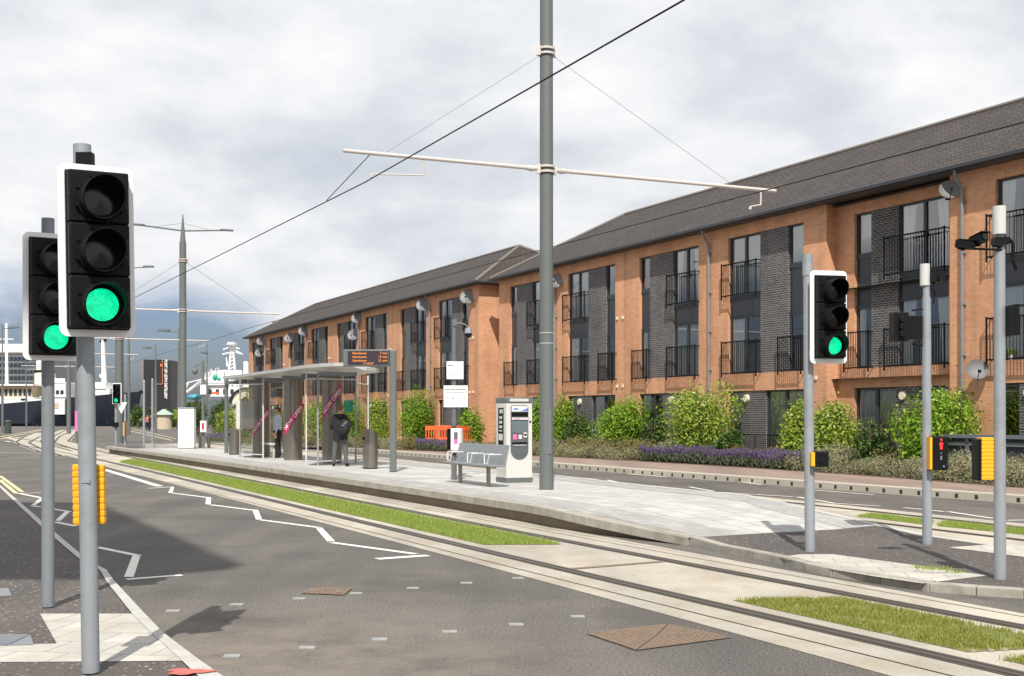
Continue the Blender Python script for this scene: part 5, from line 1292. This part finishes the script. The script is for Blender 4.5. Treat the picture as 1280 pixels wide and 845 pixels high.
# jacket hem
o=MB();o.lathe([(.17,1.34),(.19,1.2),(.19,1.05),(.195,.92),(.205,.78),(.19,.78),(.17,.95)],20,0,Matrix.Diagonal((1.1,.85,1,1)),False);o.build('jacket',M['black_cloth'],m2,smooth=True)
bk=empty('backpack',AT(425,34.0,.3),PI-.15,label='black backpack with pale pattern hanging on the right shoulder of the man in black',cat='backpack')
o=MB();Mk=Matrix.Translation((-.19,.19,1.10))@Matrix.Rotation(R(-14),4,'Y')
o.ell((0,0,0),.17,.12,.30,18,12,0,Mk);o.ell((0,.07,-.08),.13,.09,.17,14,10,0,Mk);o.build('bag_body',M['black_cloth'],bk,smooth=True)
o=MB()
for i in range(7): o.ell((rnd.uniform(-.08,.08),.125-abs(i-3)*.008,.17-i*.055),.05,.012,.014,8,6,0,Mk)
o.build('print',M['ped'],bk,smooth=True)
o=MB();o.tube([(-.12,.12,1.38),(-.13,.03,1.49),(-.13,-.09,1.40),(-.14,-.1,1.2),(-.13,.05,1.0)],.018,8);o.build('strap',M['black_cloth'],bk)
# man in profile facing left (-X): local front -Y => yaw = -90deg
J,E,r,chain=skel([(-.23,.02,1.15),(-.22,-.02,.92),(-.2,-.05,.86)],[(.23,.03,1.15),(.22,-.01,.92),(.2,-.05,.86)],(-.03,))
for sg in (-1,1): chain(0,[(sg*.09,0,.88),(sg*.1,-.005+sg*.03,.5),(sg*.11,.03+sg*.05,.1),(sg*.11,.01+sg*.05,.045),(sg*.12,-.11+sg*.05,.035)],[(.105,.11),(.078,.08),(.062,.065),(.045,.045),(.042,.03)])
def mf(c):
    if c.z<.085: return 3
    if c.z>1.51: return 0
    if .70<c.z<.92 and abs(c.x)>.185 and c.y<.03: return 0
    return 2 if c.z<.97 and abs(c.x)<.24 else 1
m1=person(AT(347,40.8,.3),-PI/2,J,E,r,mf,[M['skin'],M['shirt'],M['black_cloth'],M['leather']],'man in pale lilac shirt and black trousers standing in the shelter facing left',.97,1.2)
o=MB();o.ell((0,.01,1.715),.082,.1,.07,16,10);o.ell((0,.045,1.67),.078,.062,.08,14,9);o.build('hair',M['hair'],m1,smooth=True)
o=MB();o.ell((0,-.135,1.655),.014,.024,.02,8,6);o.build('nose',M['skin'],m1,smooth=True)
for sg in (-1,1): o=MB();o.ell((sg*.08,-.02,1.655),.012,.022,.032,8,6);o.build('ear',M['skin'],m1,smooth=True)
# distant pair
for px,cl,lb in ((184.5,'orange','distant pedestrian in a red top far down the street'),(188.5,'black_cloth','distant pedestrian in dark clothes beside the one in red')):
    J,E,r,chain=skel([(-.24,.02,1.15),(-.22,-.02,.92),(-.2,-.05,.86)],[(.24,.03,1.15),(.22,-.01,.92),(.2,-.05,.86)],(-.02,))
    for sg in (-1,1): chain(0,[(sg*.09,0,.88),(sg*.1,-.005+sg*.06,.5),(sg*.11,.03+sg*.12,.1),(sg*.11,.01+sg*.12,.045),(sg*.12,-.11+sg*.12,.035)],[(.105,.11),(.078,.08),(.055,.055),(.045,.045),(.042,.03)])
    mt=M['red'] if cl=='orange' else M['black_cloth']
    pp=person(AT(px,138,0),0.2,J,E,r,lambda c:0 if c.z>1.51 else (1 if c.z>.95 else 2),[M['skin'],mt,M['black_cloth']],lb)
    o=MB();o.ell((0,.01,1.72),.085,.1,.07,10,7);o.build('hair',M['hair'],pp)
# ------------------------------------------------------------------ far background
def lampcol(px,Y,ytop,ybase_z,arms,label):
    t=empty('street_lamp',AT(px,Y,ybase_z),0,label=label,cat='street lamp',group='street lamps and masts in the distance');z=ZAT(ytop,Y)-ybase_z
    o=MB();o.cyl((0,0,0),(0,0,z*.5),.13,.11,10);o.cyl((0,0,z*.5),(0,0,z),.1,.04,10);o.build('column',M['mast'],t,smooth=True)
    for dx,dy in arms:
        x=dx/F*Y;o=MB();o.cyl((0,0,z-dy/F*Y),(x,0,z-dy/F*Y+.1),.05,n=6);s=1 if x>0 else -1
        o.box(min(x,x-s*.9),max(x,x-s*.9),-.15,.15,z-dy/F*Y+.05,z-dy/F*Y+.2);o.build('lamp_arm',M['mast'],t)
lampcol(3,120,406,0,[(20,5)],'street lamp at the far left edge with its arm pointing right')
lampcol(33,165,451,0,[(-6,2)],'thin street lamp in front of the white ship, left of the second signal')
lampcol(193,62,332,0,[(-33,2)],'tall street lamp with an arm reaching left, behind the nearest traffic signal') if False else None
lampcol(161,105,330,0,[(31,5)],'tall street lamp whose arm shows just right of the nearest signal head')
lampcol(223.6,92,410,0,[(-26,5)],'street lamp close behind the twin lamp mast, arm reaching left')
lampcol(194.6,120,430,0,[(-17,6)],'street lamp in front of the distant black tower')
lampcol(258.8,130,430,0,[(-9,12)],'slender street lamp right of the camera post in the distance')
lampcol(161,150,452,0,[],'thin distant post between the small signal and the black tower')
t=empty('banner_post',AT(96,75,0),0,label='narrow pink banner low beside the nearest signal pole in the distance',cat='banner');o=MB();o.box(-.1,.12,-.05,.0,.75,2.0);o.build('banner',M['pinkl'],t);o=MB();o.cyl((0,.03,0),(0,.03,2.4),.05,n=8);o.build('post',M['mast'],t)
o=MB();o.cyl((0,0,0),(0,0,1.1),.32,.3,12);o.cyl((0,0,1.1),(0,0,1.3),.36,.2,12);b_=o.build('litter_bin',mat('green_bin',(.04,.055,.04),.6),label='dark green litter bin beside the leftmost street lamp',cat='litter bin');b_.location=AT(10,115,0)
# ship
def hullpts(n,X0,X1,Y,zd0,zd1,half):
    o=MB();secs=[]
    for i in range(n+1):
        t=i/n;x=X0+(X1-X0)*t
        bow=max(0,(t-.72)/.28);w=half*(1-bow**1.7)
        zt=zd0+(zd1-zd0)*max(0,(t-.35)/.65)**1.5;rake=bow**2*1.5
        secs.append([(x-rake*1.8,Y-w*.6,-2.5),(x-rake*.6,Y-w,.4),(x,Y-w,zt),(x,Y+w,zt),(x-rake*.6,Y+w,.4),(x-rake*1.8,Y+w*.6,-2.5)])
    for s in secs:o.v+=s
    for i in range(n):
        for k in range(5):
            a=i*6+k;o.f.append((a,a+6,a+7,a+1));o.m.append(0)
    return o
Ysh=197;sf=F/Ysh
def XS(px): return (px-640)/F*Ysh
ship=empty('ship',(0,0,0),0,label='white steamship with navy hull and cream funnel moored across the end of the street',cat='ship')
hullpts(40,XS(-330),XS(177),Ysh,ZAT(517,Ysh)+.3,ZAT(489,Ysh),5.5).build('hull',M['navy'],ship,smooth=True)
def zb(y): return ZAT(y,Ysh)
o=MB();f=Ysh-4.7
o.box(XS(-200),XS(94),f,Ysh+4.5,zb(518),zb(499.5));o.box(XS(-200),XS(56),f-.05,Ysh+4.5,zb(499.5),zb(497));o.box(XS(-200),XS(56),f-.3,Ysh+4.5,zb(483),zb(481));o.box(XS(66),XS(95),f,Ysh+3,zb(499.5),zb(480));o.box(XS(64),XS(96),f-.2,Ysh+3.2,zb(497),zb(495.8));o.box(XS(66),XS(94),f-.1,Ysh+2,zb(480),zb(478.5))
o.build('superstructure',M['shipw'],ship)
o=MB();o.box(XS(-195),XS(52),f+.7,Ysh+4,zb(497),zb(483));o.build('deckhouse',M['tan'],ship)
for i in range(42):
    px=-190+i*5.8
    if px>50: break
    o=MB();o.box(XS(px),XS(px+3.3),f+.6,f+.75,zb(495),zb(487));o.build('window',M['dglass'],ship)
for i in range(5):
    px=67+i*5.5;o=MB();o.box(XS(px),XS(px+4),f-.06,f+.05,zb(493.5),zb(488.5));o.build('window',M['dglass'],ship)
for (a,b,c,d) in ((41,47,501,498.5),(7,9,512,507),(13,17,510,506),(72,87,511,504)):
    o=MB();o.box(XS(a),XS(b),f-.06,f+.05,zb(c),zb(d));o.build('window',M['dglass'] if a!=72 else M['tan'],ship)
o=MB();o.box(XS(72),XS(94),f+.2,f+.3,zb(478.5),zb(474));o.build('deck_rail',M['shipw'],ship)
o=MB();o.cyl((XS(57),Ysh,zb(483)),(XS(56),Ysh,zb(466)),1.7,1.6,20);o.cyl((XS(56),Ysh,zb(466)),(XS(56),Ysh,zb(463)),1.62,n=20,mi=1);o.build('funnel',[M['cream'],M['blk']],ship,smooth=True)
o=MB();o.cyl((XS(49),Ysh,zb(482)),(XS(49),Ysh,zb(447)),.45,n=10);o.build('ventilator',M['shipw'],ship)
o=MB();o.cyl((XS(8.5),Ysh,zb(490)),(XS(8),Ysh,zb(404)),.28,.2,10);o.cyl((XS(0),Ysh,zb(424)),(XS(17),Ysh,zb(424)),.08,n=6);o.build('mast',M['shipw'],ship)
o=MB();o.cyl((XS(131),Ysh,zb(497)),(XS(128.5),Ysh,zb(425)),.5,.28,12);o.cyl((XS(125),Ysh,zb(427)),(XS(133),Ysh,zb(425)),.25,n=8,mi=1);o.cyl((XS(125),Ysh,zb(470)),(XS(133),Ysh,zb(470)),.3,n=8);o.build('mast',[M['shipw'],M['blk']],ship)
o=MB();o.box(XS(118),XS(142),Ysh-2,Ysh+2,zb(503),zb(486));o.box(XS(120),XS(138),Ysh-2.2,Ysh+2.2,zb(486.2),zb(484));o.box(XS(122),XS(136),Ysh-1.6,Ysh+1.6,zb(484),zb(478));o.build('bridge',M['shipw'],ship)
# office block behind ship
Yo=262
def XO(px): return (px-640)/F*Yo
def zo(y): return ZAT(y,Yo)
ob=empty('office_building',(0,0,0),0,label='grey glass office block with white top storey behind the ship at far left',cat='building')
o=MB();o.box(XO(-160),XO(47),Yo,Yo+25,-.1,zo(440));o.build('wall',M['offc'],ob)
for i in range(6):
    ya=446+i*8;o=MB();o.box(XO(-158),XO(46.5),Yo-.15,Yo-.01,zo(ya+4.2),zo(ya));wo=o.build('window_band',M['dglass'],ob)
    o=MB()
    for k in range(42): x=XO(-158)+k*(XO(46.5)-XO(-158))/42;o.box(x,x+.12,Yo-.25,Yo-.15,zo(ya+4.2),zo(ya))
    o.build('mullion',M['offc'],wo)
o=MB();o.box(XO(-150),XO(36),Yo-.5,Yo+20,zo(440),zo(430));o.box(XO(-160),XO(47.5),Yo-.3,Yo+25,zo(441.5),zo(439));o.build('top_storey',M['shipw'],ob)
# tower
Yt=225
def XT(px): return (px-640)/F*Yt
def zt(y): return ZAT(y,Yt)
tw=empty('distillery_tower',(0,0,0),0,label='black distillery tower with white vertical lettering and an orange edge line',cat='tower')
o=MB();o.box(XT(179),XT(204),Yt,Yt+8,-.1,zt(449.5));o.box(XT(204),XT(214.5),Yt-.4,Yt+8,-.1,zt(450.5));o.build('wall',M['tower'],tw)
o=MB();o.box(XT(203),XT(204)-.01,Yt-.2,Yt-.02,zt(480),zt(449));o.box(XT(196.5),XT(203),Yt-.2,Yt-.02,zt(480.5),zt(479.8));o.box(XT(179),XT(179.5),Yt-.2,Yt-.02,zt(475),zt(449.5));o.box(XT(200.5),XT(202.5),Yt-.2,Yt-.02,zt(458),zt(455),0);o.build('edge_line',M['oran'],tw)
text('lettering','PORT OF LEITH DISTILLERY',.72,Matrix.Translation((XT(208),Yt-.45,zt(474)))@XZ@Matrix.Rotation(R(-90),4,'Z')@Matrix.Scale(.83,4,(1,0,0)),M['white'],tw,.01,bold=.02)
for i in range(5):
    o=MB();o.box(XT(184),XT(196),Yt-.05,Yt-.01,zt(463+i*9),zt(462.2+i*9));o.build('window_band',M['dglass'],tw)
# kiosk with pale green roof
Yk_=150;kx=AT(205,Yk_,0)
ks=empty('kiosk',kx,0,label='small round tan kiosk with a pale green roof beyond the poles',cat='kiosk')
o=MB();o.cyl((0,0,0),(0,0,1.8),1.0,n=14);o.build('wall',M['tan'],ks);o=MB();o.cyl((0,0,1.8),(0,0,2.5),1.3,.15,14);o.build('roof',M['pgreen'],ks)
# far trees
def tree(px,Y,hpx_top,wpx,mt,label,seed,base=0):
    h=ZAT(hpx_top,Y)-base;w=wpx/F*Y
    t=empty('tree',AT(px,Y,base),0,label=label,cat='tree',group='small trees in the distance')
    vs,fs=leafcloud(2200,(w*.5,w*.5,h*.34),seed,max(.12,h*.03),lobes=8,shell=.3);o=MB();o.add(vs,fs,0,Matrix.Translation((0,0,h*.3)));o.build('crown',mt,t)
    o=MB();o.cyl((0,0,0),(.1,0,h*.5),.14,.07,8);o.cyl((0,0,h*.35),(w*.2,0,h*.65),.05,.02,6);o.cyl((0,0,h*.35),(-w*.2,.1,h*.65),.05,.02,6);o.build('trunk',M['bark'],t)
for i,(px,Y,yt_,w,mt,lb) in enumerate(((172,165,500,16,'laureld','dark distant tree left of the black tower foot'),(192,170,503,14,'laureld','dark distant tree in front of the black tower foot'),(210,160,506,14,'laureld','distant tree beside the round kiosk'),(165,175,512,10,'laurel','small light green distant tree beside the ship bow'),(240,140,497,20,'laureld','dark distant tree right of the white cabinet'),(275,135,495,26,'laureld','dark distant tree behind the shelter end'),(305,130,493,26,'laureld','dark distant tree at the corner of the farther apartment block'),(222,150,505,12,'laurel','light green distant tree beside the white cabinet'))):
    tree(px,Y,yt_,w,M[mt],lb,70+i)
# hedge line (backs the street)
o=MB()
vs,fs=leafcloud(6000,(9,2,1.2),99,.18,lobes=26,shell=.3);o.add(vs,fs);h_=o.build('hedge',M['laureld'],label='long dark hedge closing the street behind the distant pedestrians',cat='hedge');h_.location=AT(215,176,0);h_.scale=(1,1,.8)
# offshore vessel with white mast
Yv=215
def XV(px): return (px-640)/F*Yv
def zv(y): return ZAT(y,Yv)
vs_=empty('offshore_vessel',(0,0,0),0,label='white offshore vessel with tall lattice mast and green dome behind the shelter',cat='ship')
o=MB();o.box(XV(236),XV(325),Yv-4,Yv+6,-2,zv(499));o.box(XV(262),XV(325),Yv-3.8,Yv+6,zv(499),zv(496));o.build('hull',M['offc'],vs_)
o=MB();o.box(XV(268),XV(322),Yv-3,Yv+4,zv(496),zv(482));o.box(XV(264),XV(290),Yv-3.5,Yv+4,zv(482),zv(479.5));o.box(XV(272),XV(318),Yv-2,Yv+3,zv(482),zv(470));o.box(XV(276),XV(304),Yv-1.5,Yv+3,zv(470),zv(463));o.box(XV(263),XV(286),Yv-3.6,Yv+2,zv(479.5),zv(472));o.box(XV(268),XV(283),Yv-2.6,Yv+2,zv(472),zv(464));o.box(XV(306),XV(311),Yv-1,Yv+1,zv(470),zv(452));o.build('superstructure',M['shipw'],vs_)
o=MB()
for a,b in ((286,289.2),(294,290.8)): o.cyl((XV(a),Yv,zv(466)),(XV(b),Yv,zv(432)),.22,.15,8)
for i in range(7): y=462-i*4.4;e=4*(1-i*.085);o.cyl((XV(290-e),Yv,zv(y)),(XV(290+e*.8),Yv,zv(y-4)),.08,n=5)
o.box(XV(286),XV(294),Yv-1,Yv+1,zv(432),zv(428));o.box(XV(285),XV(295),Yv-1.2,Yv+1.2,zv(431),zv(430.2))
for a,b,y0,y1 in ((290,279,433,437),(290,278,440,443),(291,299,438,442),(291,303,436,443),(290,300,434,436),(284,283,458,447)): o.cyl((XV(a),Yv,zv(y0)),(XV(b),Yv,zv(y1)),.12,n=6)
o.build('lattice_mast',M['shipw'],vs_)
o=MB()
for i in range(16):
    x=XV(rnd.uniform(262,300));y=zv(rnd.uniform(462,476));o.cyl((x,Yv-3,y-1),(x+rnd.uniform(-.6,.6),Yv-3,y+rnd.uniform(.5,1.6)),.1,n=5)
for i in range(8): o.box(XV(264+i*6),XV(267+i*6),Yv-3.3,Yv-3,zv(480+rnd.uniform(0,3)),zv(474+rnd.uniform(0,4)))
o.build('deck_gear',M['offwhite'],vs_)
o=MB();o.ell((XV(275),Yv-3.4,zv(472.5)),.5,.5,.62,12,8);o.ell((XV(280),Yv-3.4,zv(474.5)),.4,.4,.4,12,8);o.build('dome',M['teal'],vs_,smooth=True)
o=MB()
for k in range(5): o.box(XV(266+k*9),XV(270+k*9),Yv-3.1,Yv-2.95,zv(493),zv(487))
o.build('window_band',M['dglass'],vs_)
o=MB();o.cyl((XV(240),Yv-8,zv(498)),(XV(264),Yv-4,zv(474)),.3,n=6);o.cyl((XV(243),Yv-8,zv(498)),(XV(250),Yv-8,zv(480)),.2,n=6);o.cyl((XV(250),Yv-8,zv(480)),(XV(264),Yv-4,zv(474)),.12,n=6);o.build('crane_boom',M['shipw'],vs_)
o=MB();o.ell((XV(249),Yv-3.5,zv(497)),1.3,.8,.55,12,7);o.build('lifeboat',mat('teal_boat',(.05,.28,.36),.4),vs_,smooth=True);o=MB();o.box(XV(272),XV(281),Yv-4.2,Yv-3.9,zv(493),zv(490.5));o.build('orange_rescue_boat',M['orange'],vs_)
# gabled low building with arch, behind shelter left
gb_=empty('gabled_building',AT(303,150,0),0,label='low dark framed building with arched gable beside the farther block',cat='building')
o=MB();o.box(-1.2,5.5,0,6,0,3.2);o.build('wall',M['tan'],gb_)
o=MB()
for rr_,mi in ((2.0,0),):
    pts=[(.6+2.1*math.cos(PI*i/12),-.15,3.2+ (1.9)*math.sin(PI*i/12)) for i in range(13)];o.tube(pts,.2,6)
    o.tube([(-2,-.2,2.0),(.4,-.2,4.0),(2.4,-.2,2.2)],.12,6);o.cyl((.6,-.15,3.2),(.6,-.15,5.0),.08,n=6)
o.build('gable_frame',M['tower'],gb_);o=MB();o.prism([(.6+1.9*math.cos(PI*i/12),3.2+1.7*math.sin(PI*i/12)) for i in range(13)],0,.05,0,XZ);o.build('gable_infill',M['cream'],gb_)
# unseen block, added to throw the shadow wedge on the carriageway
bk_shadow=None
tb=empty('added_shade_block',(-20,-10,0),0,label='unseen block added left of and behind the camera to shade the carriageway',cat='building')
o=MB();o.box(-14,3.5,-6,10,-.1,19.0);tw_=o.build('wall',M['offc'],tb)
gp=[(120,628),(302,706),(232,712),(150,723)]
W=[G(*p)+Vector((-.69,-17.35,0))-Vector((-20,-10,0)) for p in gp];W=[(p.x,p.y) for p in W]+[(3.0,W[3][1]-.4),(3.0,W[0][1])]
o=MB();o.prism(W,19.5,20.0);o.build('roof',M['galvd'],tb)  # overhead slab outlined so that its shadow fills the wedge on the road
# ------------------------------------------------------------------ light, sky, camera
SE=R(49);saz=(-.04,-1.0);l_=math.hypot(*saz);sd=Vector((saz[0]/l_*math.cos(SE),saz[1]/l_*math.cos(SE),math.sin(SE)))
sl=bpy.data.lights.new('sun','SUN');sl.energy=4.8;sl.angle=R(.55);sl.color=(1,.95,.87);so=bpy.data.objects.new('sun',sl);col.objects.link(so)
so.rotation_euler=sd.to_track_quat('Z','Y').to_euler();so.location=(0,-20,40)
# traces ground points sunward, for shaping the added unseen shade caster
def shadow_src(pts,zsrc):
    out=[]
    for px,py in pts:
        g=G(px,py);t=zsrc/sd.z;out.append(g+sd*t)
    return out
w=bpy.data.worlds.new('World');sc.world=w;w.use_nodes=True;nt=w.node_tree;L=nt.links;nt.nodes.clear()
out=N(nt,'ShaderNodeOutputWorld');sky=N(nt,'ShaderNodeTexSky',sky_type='NISHITA');sky.sun_disc=False;sky.sun_elevation=SE;sky.sun_rotation=math.atan2(sd.x,sd.y);sky.air_density=1.2;sky.dust_density=1.5
bg1=N(nt,'ShaderNodeBackground');bg1.inputs[1].default_value=.12
hs=N(nt,'ShaderNodeHueSaturation');hs.inputs['Saturation'].default_value=1.15;hs.inputs['Value'].default_value=.75;L.new(sky.outputs[0],hs.inputs['Color']);tn=N(nt,'ShaderNodeMix',data_type='RGBA',blend_type='MULTIPLY');tn.inputs[0].default_value=1;tn.inputs[7].default_value=(.60,.68,1.02,1);L.new(hs.outputs[0],tn.inputs[6]);L.new(tn.outputs[2],bg1.inputs[0])
tc=N(nt,'ShaderNodeTexCoord');sep=N(nt,'ShaderNodeSeparateXYZ');L.new(tc.outputs['Generated'],sep.inputs[0])
def Mth(op,a,b=None,clamp=False):
    n=N(nt,'ShaderNodeMath',operation=op);n.use_clamp=clamp
    for i,x in enumerate((a,b)):
        if x is None: continue
        if isinstance(x,(int,float)): n.inputs[i].default_value=x
        else: L.new(x,n.inputs[i])
    return n.outputs[0]
zc_=Mth('MAXIMUM',sep.outputs[2],0.0);den=Mth('ADD',zc_,.42)
u_=Mth('DIVIDE',sep.outputs[0],den);v_=Mth('DIVIDE',sep.outputs[1],den)
cb=N(nt,'ShaderNodeCombineXYZ');L.new(u_,cb.inputs[0]);L.new(v_,cb.inputs[1]);L.new(Mth('MULTIPLY',zc_,2.0),cb.inputs[2])
n1=N(nt,'ShaderNodeTexNoise',Scale=2.0,Detail=10.0,Roughness=.58,Distortion=.15);L.new(cb.outputs[0],n1.inputs['Vector'])
mp=N(nt,'ShaderNodeMapping');mp.inputs['Location'].default_value=(3.1,7.7,1.2);L.new(cb.outputs[0],mp.inputs[0])
n2=N(nt,'ShaderNodeTexNoise',Scale=1.6,Detail=7.0,Roughness=.55,Distortion=.25);L.new(mp.outputs[0],n2.inputs['Vector'])
cr=ramp(nt,[(.33,(.56,.60,.67)),(.43,(.66,.69,.74)),(.52,(.80,.815,.84)),(.62,(.93,.93,.935))]);L.new(n1.outputs[0],cr.inputs[0])
bg2=N(nt,'ShaderNodeBackground');L.new(cr.outputs[0],bg2.inputs[0]);bg2.inputs[1].default_value=1.0
# cloud cover: nearly closed, opening low at the left
az=Mth('DIVIDE',sep.outputs[0],Mth('MAXIMUM',sep.outputs[1],.05))
low_=Mth('SUBTRACT',.15,zc_);lo2=Mth('MULTIPLY',low_,7.0)
lf=Mth('MULTIPLY',Mth('SUBTRACT',-.10,az),8.0,True)
gap=Mth('MULTIPLY',Mth('ADD',lo2,.15,True),lf,True)
cov=Mth('SUBTRACT',Mth('ADD',n2.outputs[0],.32),Mth('MULTIPLY',gap,.75))
cf=ramp(nt,[(.38,(0,0,0)),(.56,(1,1,1))]);L.new(cov,cf.inputs[0])
# grey-blue rain haze low in the gap instead of clear sky: tint of sky itself
mxs=N(nt,'ShaderNodeMixShader');L.new(cf.outputs[0],mxs.inputs[0]);L.new(bg1.outputs[0],mxs.inputs[1]);L.new(bg2.outputs[0],mxs.inputs[2]);L.new(mxs.outputs[0],out.inputs[0])
cd=bpy.data.cameras.new('camera');cam=bpy.data.objects.new('camera',cd);col.objects.link(cam);cam.location=(0,0,CH);cam.rotation_euler=(R(90),0,0)
cd.sensor_width=36;cd.lens=F/1280*36;cd.shift_y=(HZ-422.5)/1280;cd.clip_end=9000;cd.clip_start=.1;sc.camera=cam
sc.view_settings.view_transform='Standard';sc.view_settings.look='None';sc.view_settings.gamma=1;sc.view_settings.exposure=.14
sc.cycles.max_bounces=6;sc.cycles.transparent_max_bounces=12

for _o in bpy.data.objects:
    _l=_o.get('label')
    if _l and not 4<=len(_l.split())<=16: print('LABEL',len(_l.split()),_o.name,_l)
